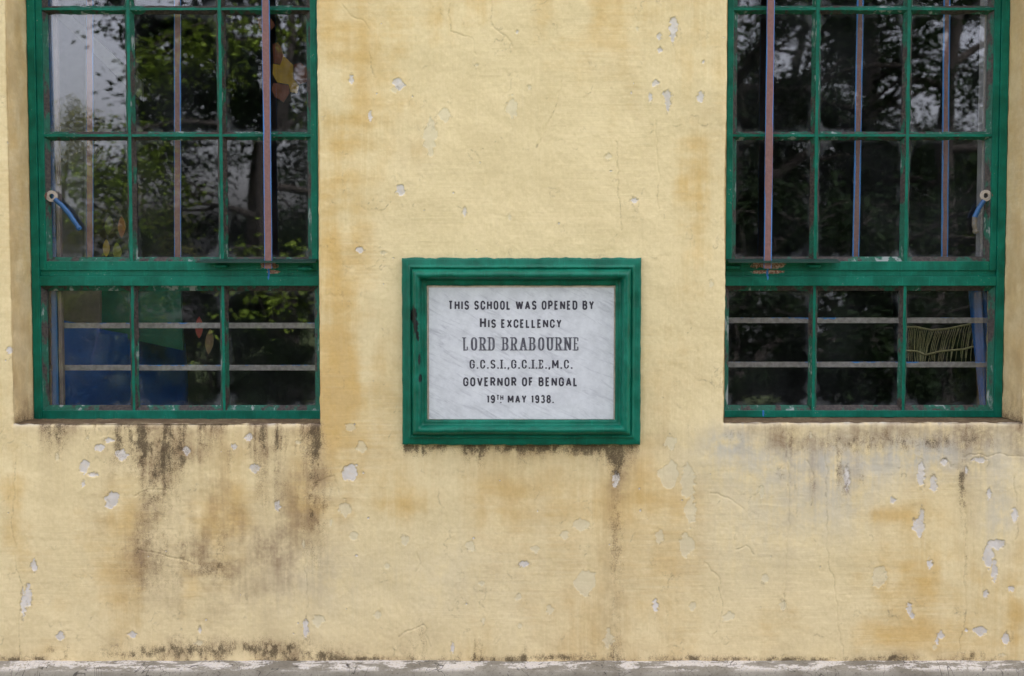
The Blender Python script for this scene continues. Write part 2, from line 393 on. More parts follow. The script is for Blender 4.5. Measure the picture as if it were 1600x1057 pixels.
def fields(X, Z, QX, QY, main=True):
    F = {}
    A = lambda: np.zeros_like(X)
    # ---- ochre under-layer: broad clouds, stronger by the left window and in named places
    n1 = fbm(X * 2.2 + 40, Z * 1.7 + 11, 4, 0); n2 = fbm(X * 9 + 3, Z * 2.2 + 70, 4, 2); n2h = fbm(X * 3.2 + 8, Z * 15 + 21, 5, 5, .6)
    oc = .10 + (n1 - .5) * 1.1 + (n2 - .5) * .55
    def blob(cx, cy, sx, sy): return np.exp(-((QX - cx) / sx) ** 2 - ((QY - cy) / sy) ** 2)
    for cx, cy, sx, sy, a in [(530, 330, 38, 330, .42), (548, 640, 55, 140, .40), (585, 70, 80, 130, .25), (900, 25, 130, 55, .30), (1060, 330, 50, 150, .28),
                              (1110, 160, 40, 200, .18), (820, 785, 150, 32, .36), (1010, 745, 25, 45, .45), (1050, 830, 40, 60, .25), (330, 800, 110, 40, .30),
                              (160, 800, 60, 60, .25), (250, 920, 160, 50, .35), (1390, 805, 40, 12, .55), (1430, 900, 90, 40, .42), (1400, 990, 110, 26, .38), (1590, 950, 14, 120, .4),
                              (750, 20, 60, 50, .30), (1100, 480, 40, 130, .12), (600, 800, 120, 30, .22), (15, 760, 25, 90, .35), (1240, 950, 80, 40, .15),
                              (700, 330, 110, 200, -.28), (900, 330, 110, 180, -.20), (1180, 850, 90, 90, -.22), (720, 920, 130, 60, -.18), (60, 720, 60, 60, -.2)]:
        oc += a * blob(cx, cy, sx * 1.15, sy * 1.15) * (np.clip((n2 * .5 + n2h * .5 - .30) * 4.2, 0, 1.9) if a > 0 else 1)
    F['ochre'] = oc
    # ---- grey wash
    gr = .10 * sm(n1, .5, .75)
    for cx, cy, sx, sy, a in [(1360, 715, 240, 40, .75), (1300, 780, 80, 60, .5), (1560, 800, 30, 60, .6), (1180, 790, 80, 130, .25), (1500, 690, 120, 30, .4), (1140, 690, 30, 20, .8), (700, 900, 90, 80, .15), (480, 900, 90, 70, .25)]:
        gr += a * blob(cx, cy, sx, sy)
    F['grey'] = np.clip(gr, 0, 1)
    # ---- brown damp wash and black mould
    sn = fbm(X * 30 + 5, Z * 3.5, 4, 3); sn2 = fbm(X * 14, Z * 9 + 30, 5, 1)
    ws = A(); mo = A()
    for cx, cy, sx, sy, a in [(245, 720, 85, 70, .9), (300, 850, 150, 95, .75), (225, 860, 30, 80, .5), (470, 800, 60, 110, .70), (330, 900, 90, 60, .35), (500, 720, 18, 60, .6), (100, 690, 50, 30, .35), (420, 700, 60, 35, .4),
                              (330, 1015, 190, 18, 1.0), (420, 860, 70, 70, .35), (962, 860, 22, 110, .45), (965, 960, 20, 60, .35), (962, 745, 22, 50, .5), (780, 706, 160, 14, .45), (1380, 685, 240, 22, .75),
                              (1505, 780, 12, 75, .65), (1310, 740, 60, 40, .35), (1270, 740, 10, 50, .55), (1420, 1022, 60, 9, .7), (1570, 760, 40, 60, .3), (655, 1000, 40, 25, .4), (1590, 700, 20, 30, .6),
                              (1533, 700, 8, 30, .5), (1385, 705, 7, 25, .45), (1240, 690, 60, 14, .5), (160, 660, 150, 14, .3), (240, 690, 40, 60, .5), (345, 880, 22, 60, .45), (135, 760, 10, 70, .3)]:
        ws += a * blob(cx, cy, sx, sy)
    base = np.exp(-np.clip((1032 - QY), 0, None) / 11.0)
    ws += .55 * base
    ws *= sm(sn2, .25, .7) * .75 + .4 * sn
    F['wash'] = np.clip(ws, 0, 1.2)
    for cx, cy, sx, sy, a in [(240, 700, 50, 34, .80), (262, 690, 7, 30, .95), (246, 745, 30, 36, .85), (215, 690, 20, 26, .6), (90, 684, 12, 20, .6), (136, 684, 7, 26, .5), (185, 690, 12, 30, .6), (287, 720, 10, 40, .5),
                              (498, 690, 9, 32, .8), (502, 760, 16, 60, .30), (487, 820, 20, 70, .26), (430, 690, 40, 22, .5), (395, 700, 8, 20, .4), (360, 720, 8, 40, .4), (238, 790, 30, 40, .45), (220, 870, 12, 60, .4),
                              (345, 860, 8, 40, .75), (330, 895, 22, 14, .55), (260, 870, 80, 50, .32), (270, 1017, 70, 11, .98), (200, 1022, 60, 10, .6), (440, 1014, 70, 14, .72), (350, 1015, 90, 12, .55),
                              (662, 703, 26, 11, .95), (640, 700, 9, 9, .9), (730, 705, 8, 20, .75), (752, 706, 8, 22, .85), (790, 700, 20, 9, .65), (855, 700, 40, 11, .75), (905, 702, 20, 14, .85), (935, 702, 18, 14, .9), (962, 706, 17, 22, 1.25),
                              (962, 735, 9, 20, .9), (963, 830, 12, 60, .6), (966, 890, 9, 50, .42), (961, 980, 16, 50, .25), (1410, 1027, 27, 6, 1.1), (1520, 1024, 32, 8, .75), (1255, 1031, 60, 4, .7), (1310, 735, 5, 35, .7), (1322, 760, 6, 22, .6), (1269, 752, 7, 18, .65), (1345, 745, 8, 20, .45),
                              (1502, 745, 6, 22, .9), (1505, 790, 6, 40, .6), (1510, 880, 4, 40, .4), (1410, 690, 160, 14, .42), (1595, 660, 10, 10, 1), (1580, 1000, 5, 20, .5), (820, 1020, 5, 22, .7), (752, 1018, 6, 24, .75), (742, 1016, 2.5, 18, .9), (772, 1022, 4, 14, .6), (650, 1015, 20, 20, .55),
                              (655, 985, 9, 20, .45), (25, 1030, 60, 6, 1.0), (80, 1016, 8, 10, .9), (105, 1020, 5, 16, .7), (500, 1025, 30, 8, .9), (880, 1025, 60, 6, .7), (1080, 1027, 60, 5, .8), (960, 1015, 16, 14, .5), (1180, 1029, 90, 4, .6), (1360, 1028, 40, 5, .5), (820, 1028, 90, 5, .6), (590, 1029, 60, 4, .7), (430, 765, 30, 40, .35)]:
        mo += a * blob(cx, cy, sx, sy)
    mo += .95 * np.exp(-np.clip((1033 - QY), 0, None) / 5.5) * sm(sn2, .15, .60)
    mo += .42 * blob(250, 730, 100, 75) * sm(sn2, .25, .6) + .32 * blob(280, 870, 110, 80) * sm(sn2, .3, .6) + .22 * blob(490, 790, 36, 120) + .40 * blob(330, 1012, 210, 22) * sm(sn2, .2, .55) + .35 * blob(1380, 690, 240, 22) * sm(sn2, .3, .6) + .45 * blob(810, 700, 170, 10)
    mo *= 1 - .42 * blob(260, 770, 150, 170)
    iso = fbm(X * 65, Z * 42 + 8, 4, 2)
    mo *= (.72 + .34 * sm(sn, .25, .75)) * (.55 + .75 * sm(iso, .30, .68))
    # drips that run down from each sill and from the plaque
    n3 = fbm(X * 24 + 2, Z * 1.2, 4, 1); n4 = vn(X * 9 + 4, Z * 0 + 3, 3); n5 = fbm(X * 70, Z * 4, 3, 5)
    for (pa_, pb_, py_, La, Lb, am, aw) in [(58, 502, 663, .02, .15, .62, .50), (1150, 1620, 662, .015, .10, .20, .55), (632, 1000, 696, .008, .045, 1.0, .5)]:
        dz = np.clip(QY - py_, 0, None) * PX; ok = sm(QX, pa_ - 4, pa_ + 6) * (1 - sm(QX, pb_ - 6, pb_ + 4)) * (QY > py_ - 1)
        L = La + (Lb - La) * n4 ** 2 * 1.6 * (.5 + n3)
        dr = np.exp(-dz / L) * sm(n3 * .6 + n5 * .4, .38, .62) * ok
        mo += am * dr * (1 + .35 * (am < .7)); ws_ = aw * np.exp(-dz / (L * 1.6)) * sm(n3, .35, .6) * ok
        F['wash'] = np.clip(F['wash'] + ws_, 0, 1.2)
    mo *= 1 - .22 * sm(QY, 985, 1005)
    F['mold'] = np.clip(mo, 0, 1.2)
    # ---- flaked patches (signed distance in photo pixels)
    pe = A() - 6.0; pa = A() - 6.0
    rr = random.Random(5)
    white = [(622, 130, 10, 10), (549, 125, 4, 8), (578, 182, 3.5, 8), (626, 299, 8, 10), (562, 391, 6, 5), (726, 331, 3, 7), (1052, 46, 7, 20), (1031, 78, 4, 5), (1024, 130, 6, 6), (1016, 152, 3, 8), (1044, 158, 5, 16), (1042, 148, 7, 7),
             (1094, 152, 7, 9), (1099, 97, 3, 3), (1030, 57, 4, 5), (991, 313, 5.5, 5), (808, 50, 3, 3), (549, 738, 15, 15), (174, 781, 13, 13), (131, 729, 9, 11), (130, 757, 3.5, 6), (146, 742, 8, 4), (155, 700, 9, 6), (190, 711, 11, 9), (291, 703, 6, 9),
             (389, 684, 8, 7), (365, 698, 5, 5), (398, 731, 7, 9), (170, 688, 8, 4), (434, 790, 5, 8), (54, 884, 5, 10), (45, 930, 6, 17), (37, 945, 5, 22), (95, 994, 7, 7), (207, 992, 7, 6), (15, 548, 5, 6), (962, 750, 6, 13), (819, 881, 9, 5), (1024, 948, 5, 12),
             (1440, 742, 6, 22), (1459, 757, 6, 14), (1436, 822, 10, 17), (1441, 806, 4, 14), (1453, 881, 5, 8), (1396, 782, 5, 6), (1421, 951, 5, 10), (1425, 962, 4, 6), (1532, 986, 11, 8), (1571, 999, 7, 12), (1469, 993, 6, 7), (1464, 1003, 3, 6), (1556, 850, 14, 8), (1545, 868, 9, 18), (1553, 892, 5, 18), (1540, 928, 4, 6),
             (1531, 719, 11, 6), (1545, 772, 4, 8), (1323, 750, 5, 20), (1475, 722, 5, 7), (1585, 805, 5, 12), (1510, 985, 3, 3), (707, 1013, 3, 9), (478, 983, 5, 16), (312, 985, 3, 6), (1580, 920, 5, 6), (1510, 735, 3, 6)]
    cream = [(539, 795, 9, 11), (553, 838, 7, 6), (632, 843, 6, 7), (1048, 742, 20, 20), (1074, 755, 11, 24), (1080, 800, 9, 20), (1047, 690, 9, 11), (1073, 852, 11, 17), (915, 907, 16, 19), (906, 820, 12, 9), (883, 836, 6, 8), (836, 858, 6, 6), (1223, 946, 5, 9), (1374, 902, 11, 18), (1030, 838, 7, 9), (1082, 948, 6, 7), (735, 853, 7, 9),
             (310, 1005, 7, 4), (497, 970, 9, 9), (565, 700, 7, 9), (548, 668, 9, 6), (860, 952, 6, 7), (1138, 965, 9, 7), (950, 1000, 7, 14), (605, 885, 4, 5), (812, 977, 3.5, 3.5), (1195, 905, 5, 8), (1190, 770, 4, 8), (1460, 1012, 4, 4), (673, 215, 10, 25), (695, 180, 8, 10), (800, 170, 8, 16)]
    for _ in range(80):
        white.append((rr.uniform(-10, 1610), rr.uniform(0, 1030), rr.uniform(.7, 2.0), rr.uniform(.7, 2.2)))
    for _ in range(40): cream.append((rr.uniform(0, 1600), rr.uniform(0, 1025), rr.uniform(2, 6), rr.uniform(2, 7)))
    for lst, arr in ((white, pe), (cream, pa)):
        for (cx, cy, rx, ry) in lst:
            k_ = .80 if lst is white else .9; rx *= k_; ry *= k_; m = 2.4
            if main:
                i0, i1 = np.searchsorted(QXr, (cx - rx * m - 6, cx + rx * m + 6)); j0, j1 = np.searchsorted(-QYr, (-(cy + ry * m + 6), -(cy - ry * m - 6)))
                if i1 <= i0 or j1 <= j0: continue
                sl_ = (slice(j0, j1), slice(i0, i1))
            else: sl_ = (slice(None), slice(None))
            qx, qy = QX[sl_], QY[sl_]
            r = max(min(rx, ry), 2.0); s = 1.0 / max(r * .85, 2.6)
            wob = (fbm(qx * s + cx * .37, qy * s + cy * .61, 3, 4) - .5) * 1.25
            ang = np.abs((qx - cx) / rx * .62) + np.abs((qy - cy) / ry * .62)
            d = .55 * np.sqrt(((qx - cx) / rx) ** 2 + ((qy - cy) / ry) ** 2) + .45 * ang + wob
            arr[sl_] = np.maximum(arr[sl_], (1 - d) * r)
    F['peel'] = pe; F['pale'] = pa
    # ---- cracks
    ck = A()
    wx = (fbm(X * 26, Z * 26 + 9, 4, 5) - .5) * 11; wy = (fbm(X * 26 + 77, Z * 26, 4, 1) - .5) * 11
    cracks = [[(1290, 690), (1291, 790), (1295, 885), (1303, 915), (1308, 960), (1314, 990), (1316, 1034)], [(1508, 800), (1509, 960), (1500, 1012)], [(24, 700), (20, 820), (24, 880), (34, 915), (28, 990), (34, 1030)],
              [(535, 8), (548, 28), (565, 33), (576, 48)], [(576, 80), (580, 105), (585, 118)], [(478, 872), (480, 930), (482, 1010)], [(700, 8), (702, 50), (735, 60), (745, 85)], [(766, 0), (770, 40), (786, 55), (800, 75)],
              [(1228, 690), (1232, 800), (1224, 950)], [(1260, 720), (1270, 745), (1268, 790)], [(1310, 720), (1318, 745), (1327, 775)], [(1583, 745), (1590, 790), (1586, 840)], [(650, 865), (655, 880), (650, 895)], [(1102, 880), (1122, 905), (1130, 960), (1115, 1000)], [(488, 770), (500, 752), (520, 745), (533, 772)], [(1110, 770), (1140, 780), (1165, 795)], [(965, 220), (967, 300), (972, 360)], [(1025, 190), (1030, 330)],
              [(210, 775), (230, 765), (260, 770)], [(215, 858), (250, 865), (300, 880)], [(620, 995), (660, 975), (672, 1010)], [(1150, 860), (1165, 855), (1180, 865)], [(1505, 715), (1520, 710), (1600, 712)], [(1470, 730), (1475, 720), (1490, 728)], [(840, 230), (870, 160), (878, 130)]]
    if main:
        for pl in cracks:
            for (ax, ay), (bx, by) in zip(pl[:-1], pl[1:]):
                i0, i1 = np.searchsorted(QXr, (min(ax, bx) - 9, max(ax, bx) + 9)); j0, j1 = np.searchsorted(-QYr, (-(max(ay, by) + 9), -(min(ay, by) - 9)))
                if i1 <= i0 or j1 <= j0: continue
                q = (slice(j0, j1), slice(i0, i1)); qx = QX[q] + wx[q]; qy = QY[q] + wy[q]
                L = (bx - ax) ** 2 + (by - ay) ** 2; tt = np.clip(((qx - ax) * (bx - ax) + (qy - ay) * (by - ay)) / L, 0, 1)
                dd = np.hypot(qx - ax - tt * (bx - ax), qy - ay - tt * (by - ay))
                ck[q] = np.maximum(ck[q], np.clip(1 - dd / 1.5, 0, 1) * .8)
    # ---- relief: trowelled ground, thick old coats with broken edges, flaked hollows
    u = fbm(X * 3.1 + 9, Z * 3.1, 3, 3); u2 = fbm(X * 16, Z * 20 + 4, 4, 0)
    coat = fbm(X * 6.5 + 31, Z * 5.0 + 17, 5, 2, .58); coat2 = fbm(X * 11 + 61, Z * 9 + 37, 5, 4, .6); coat3 = fbm(X * 22 + 1, Z * 20 + 3, 4, 1, .6)
    reg = sm(fbm(X * 2.6 + 5, Z * 2.6 + 5, 3, 5), .36, .60)
    step = sm(coat, .545, .560) * .55 + sm(coat2, .60, .612) * .5 * reg + sm(coat3, .70, .715) * .4
    rid = 1 - np.abs(fbm(X * 13 + 7, Z * 17 + 2, 4, 5) - .5) * 2
    h = (u - .5) * .012 + (u2 - .5) * .0024 + sm(rid, .95, 1.0) * reg * .0004 + (fbm(X * 60, Z * 60, 2, 2) - .5) * .0009 + step * .0006
    pm = sm(pe, -.8, .5); cm = sm(pa, -.8, .5)
    lip = np.exp(-(np.clip(pe + 1.6, -6, 6) / 1.5) ** 2)
    h += -pm * .0016 - cm * .0009 + lip * .0004 - ck * .0022 + np.exp(-((pa + 1.4) / 1.5) ** 2) * .0004
    gz_, gx_ = np.gradient(step) if main else (A(), A())
    # shadow rims of flakes and coat steps put into the colour, in patches
    e1 = np.exp(-((pe + .5) / .9) ** 2) * .65 * sm(vn(QX * .10, QY * .10, 2), .30, .6)
    e3 = np.clip(np.abs(gz_) + np.abs(gx_), 0, .6) * 1.1 * sm(vn(QX * .05 + 5, QY * .05, 3), .66, .88)
    e2 = np.exp(-((pa + .5) / .9) ** 2) * .55 * sm(vn(QX * .08, QY * .08, 1), .45, .75)
    F['edge'] = np.clip(e1 + e2 + e3 + ck * .8 * sm(vn(QX * .03 + 3, QY * .03, 4), .2, .8), 0, 1)
    return F, h
QXr = P2(gx, 0.0, np.full_like(gx, UZ(500)))[0]; QYr = P2(np.zeros_like(gz), 0.0, gz)[1]
FD, H = fields(X, Z, QX, QY)
# rounded, slightly chipped arrises at the openings
arr = np.full_like(X, 1.0)
Xw = X.copy(); Zw = Z.copy()
for w in WIN.values():
    inx = (X > w['x0'] - .001) & (X < w['x1'] + .001); inz = (Z > w['zsill'] - .001) & (Z < ZHEAD + .001)
    dx = np.where(X <= w['x0'] + 1e-5, w['x0'] - X, np.where(X >= w['x1'] - 1e-5, X - w['x1'], 0)); dz = np.where(Z <= w['zsill'] + 1e-5, w['zsill'] - Z, np.where(Z >= ZHEAD - 1e-5, Z - ZHEAD, 0))
    d = np.hypot(dx, dz); arr = np.minimum(arr, d)
    chip = fbm(X * 60, Z * 60, 3, 1)
    H -= .0055 * np.exp(-d / .0045) * (.7 + 1.0 * chip)
    ev = d < .004
    jit = (fbm(X * 35 + 3, Z * 35, 4, 3) - .5) * .006
    Zw += np.where(ev & (np.abs(Z - w['zsill']) < .002) & inx, jit, 0); Xw += np.where(ev & ((np.abs(X - w['x0']) < .002) | (np.abs(X - w['x1']) < .002)) & inz, jit * .6, 0)
    if True:   # sill edges: worn to grey, dirty drip under
        low = inx & (Z < w['zsill'] + .001)
        dd = np.where(low, w['zsill'] - Z, 9)
        FD['grey'] = np.clip(FD['grey'] + .9 * np.exp(-dd / .006), 0, 1)
        FD['wash'] = np.clip(FD['wash'] + .45 * np.exp(-((dd - .02) / .016) ** 2) * fbm(X * 18, Z * 9, 3, 2), 0, 1.2)
keep = np.ones((nz - 1, nx - 1), bool)
cxm = (X[:-1, :-1] + X[1:, 1:]) / 2; czm = (Z[:-1, :-1] + Z[1:, 1:]) / 2
for w in WIN.values():
    keep &= ~((cxm > w['x0']) & (cxm < w['x1']) & (czm > w['zsill']) & (czm < ZHEAD))
idx = np.arange(nz * nx).reshape(nz, nx)
quads = np.stack([idx[:-1, :-1], idx[:-1, 1:], idx[1:, 1:], idx[1:, :-1]], -1)[keep]
used = np.zeros(nz * nx, bool); used[quads.ravel()] = True
remap = np.cumsum(used) - 1; quads = remap[quads]
co = np.stack([Xw, -H, Zw], -1).reshape(-1, 3)[used]
def np_mesh(name, co, quads, attrs):
    me = bpy.data.meshes.new(name); me.vertices.add(len(co)); me.vertices.foreach_set('co', co.astype(np.float32).ravel())
    me.loops.add(quads.size); me.loops.foreach_set('vertex_index', quads.astype(np.int32).ravel())
    me.polygons.add(len(quads)); me.polygons.foreach_set('loop_start', np.arange(0, quads.size, 4, dtype=np.int32))
    me.polygons.foreach_set('use_smooth', np.ones(len(quads), bool))
    me.update(calc_edges=True)
    for k, v in attrs.items():
        a = me.attributes.new(k, 'FLOAT', 'POINT'); a.data.foreach_set('value', v.astype(np.float32).ravel())
    return me
wall = link('wall', np_mesh('wall', co, quads, {k: v.reshape(-1)[used] for k, v in FD.items()}), M_WALL, bld)

# ---- reveals of the openings (jambs, sill, head), deep enough to take the frames
for w in WIN.values():
    y1 = .30; Vs, Fs = [], []; at = {k: [] for k in ('ochre', 'grey', 'wash', 'mold', 'peel', 'pale', 'edge')}
    def sheet(fn, nu, nv, kind):
        b = len(Vs)
        for j in range(nv + 1):
            for i in range(nu + 1):
                u = i / nu; v = j / nv; c = fn(u, v); Vs.append(c)
                nn = float(fbm(np.array([c[0] * 20 + c[1] * 33]), np.array([c[2] * 12 + 3]), 4, 1)[0]); zz = c[2] - w['zsill']
                at['ochre'].append(.55 + (nn - .5) * .8); at['grey'].append(.15)
                at['peel'].append(-6); at['pale'].append(-6); at['edge'].append(0)
                if kind == 'sill': at['wash'].append(1.2); at['mold'].append(.95 + .5 * nn)
                else:
                    at['wash'].append(.10 + .6 * math.exp(-zz / .10) + .15 * nn); at['mold'].append(.9 * math.exp(-zz / .05))
        for j in range(nv):
            for i in range(nu): Fs.append((b + j * (nu + 1) + i, b + j * (nu + 1) + i + 1, b + (j + 1) * (nu + 1) + i + 1, b + (j + 1) * (nu + 1) + i))
    xa, xb, za, zb = w['x0'], w['x1'], w['zsill'], ZHEAD
    wob = lambda a, b: float(fbm(np.array([a * 9.0]), np.array([b * 9.0]), 3, 2)[0] - .5) * .007
    sheet(lambda u, v: (xa + wob(u, v * 6) * (u > .02), .004 + u * y1, za + v * (zb - za)), 12, 160, 'jamb')
    sheet(lambda u, v: (xb + wob(u + 7, v * 6) * (u > .02), .004 + u * y1, za + v * (zb - za)), 12, 160, 'jamb')
    sheet(lambda u, v: (xa + u * (xb - xa), .004 + v * y1, za - .001 + wob(u * 6, v) * .6 * (v > .02)), 120, 12, 'sill')
    sheet(lambda u, v: (xa + u * (xb - xa), .004 + v * y1, zb), 8, 4, 'head')
    me = mesh('window_reveal', Vs, Fs, True)
    for k, v in at.items():
        a = me.attributes.new(k, 'FLOAT', 'POINT'); a.data.foreach_set('value', np.array(v, np.float32))
    link('window_reveal', me, M_WALL, bld)

# ---- plinth with a worn rounded shoulder
nxp = 700; prof = [(0.012, .004), (-.012, .002), (-.030, -.002), (-.048, -.008), (-.060, -.017), (-.066, -.030), (-.068, -.05), (-.068, -.09), (-.070, -.20), (-.072, -Z_PL)]
V, F = [], []
for i in range(nxp + 1):
    x = -4.2 + 8.4 * i / nxp
    for j, (py, pz) in enumerate(prof):
        n = float(vn(np.array([x * 14]), np.array([j * .7]), 1)[0] - .5) + .6 * float(vn(np.array([x * 45]), np.array([j * 1.3]), 2)[0] - .5)
        k = 1.0 if 1 <= j <= 8 else 0
        V.append((x, py + n * .004 * k, Z_PL + pz + n * .005 * (1 if 1 <= j <= 6 else 0)))
m = len(prof)
for i in range(nxp):
    for j in range(m - 1): F.append((i * m + j, i * m + j + 1, (i + 1) * m + j + 1, (i + 1) * m + j))
V += [(4.2, .012, Z_PL), (WALL_W, .012, Z_PL), (WALL_W, -.07, Z_PL - .01), (4.2, -.07, Z_PL - .01), (WALL_W, -.07, 0), (4.2, -.07, 0), (-WALL_W, .012, Z_PL), (-4.2, .012, Z_PL), (-4.2, -.07, Z_PL - .01), (-WALL_W, -.07, Z_PL - .01), (-4.2, -.07, 0), (-WALL_W, -.07, 0)]
b = (nxp + 1) * m
for q in ((0, 3, 2, 1), (3, 5, 4, 2), (6, 9, 8, 7), (9, 11, 10, 8)): F.append(tuple(b + k for k in q))
link('plinth', mesh('plinth', V, F, True), M_CEM, bld)

# ---- the room behind the windows
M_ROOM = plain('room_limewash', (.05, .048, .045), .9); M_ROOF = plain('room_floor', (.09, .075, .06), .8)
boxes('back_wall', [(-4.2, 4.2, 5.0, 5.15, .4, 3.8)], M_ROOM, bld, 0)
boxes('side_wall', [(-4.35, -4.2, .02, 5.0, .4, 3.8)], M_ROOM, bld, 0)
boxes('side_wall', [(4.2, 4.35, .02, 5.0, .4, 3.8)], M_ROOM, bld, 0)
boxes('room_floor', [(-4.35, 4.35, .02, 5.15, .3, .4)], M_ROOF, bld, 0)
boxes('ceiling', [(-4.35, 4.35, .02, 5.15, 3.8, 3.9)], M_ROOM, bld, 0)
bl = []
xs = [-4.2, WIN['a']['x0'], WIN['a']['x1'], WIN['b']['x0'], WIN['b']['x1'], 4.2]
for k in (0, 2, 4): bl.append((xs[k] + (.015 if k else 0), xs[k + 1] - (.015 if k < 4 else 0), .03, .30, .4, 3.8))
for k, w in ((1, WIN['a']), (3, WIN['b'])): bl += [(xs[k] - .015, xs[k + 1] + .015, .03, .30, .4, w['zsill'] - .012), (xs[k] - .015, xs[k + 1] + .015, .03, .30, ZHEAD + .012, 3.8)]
boxes('sun_blocker', [(-WALL_W, WALL_W, .03, 5.15, 3.9, WALL_TOP)], M_ROOM, bld, 0)  # unseen box added above the ceiling to stop sun coming from behind
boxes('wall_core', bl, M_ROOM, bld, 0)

# ------------------------------------------------------------------ windows
GREEN, GDARK = (0.0005, 0.145, 0.092), (0.0005, 0.082, 0.050)
def bead(axis, c, a0, a1, yf, yg, wf, wg):
    """glazing bar: flat face wf wide at yf, putty bevels out to wg at the glass yg; returns verts, faces, material index"""
    n = max(2, int(abs(a1 - a0) / .02)); V, F, mi = [], [], []
    sec = [(-wg / 2, yg), (-wf / 2, yf), (wf / 2, yf), (wg / 2, yg)]
    for i in range(n + 1):
        a = a0 + (a1 - a0) * i / n
        for k, (s, y) in enumerate(sec):
            j = random.uniform(-.0007, .0007) if 0 < i < n else 0
            s2 = s + j * (2.2 if k in (0, 3) else 1); y2 = y + (0 if k in (0, 3) else random.uniform(-.0004, .0004))
            V.append((c + s2, y2, a) if axis == 'z' else (a, y2, c + s2))
    for i in range(n):
        for k in range(3):
            q = (i * 4 + k, i * 4 + k + 1, (i + 1) * 4 + k + 1, (i + 1) * 4 + k)
            F.append(q if axis == 'z' else q[::-1]); mi.append(0 if k == 1 else 1)
    return V, F, mi
def mesh_mi(name, V, F, mi, mats, parent):
    c = sum((Vector(v) for v in V), Vector()) / len(V)
    me = mesh(name, [Vector(v) - c for v in V], F); o = link(name, me, mats); o.location = c
    me.polygons.foreach_set('material_index', mi); world_parent(o, parent)
    return o

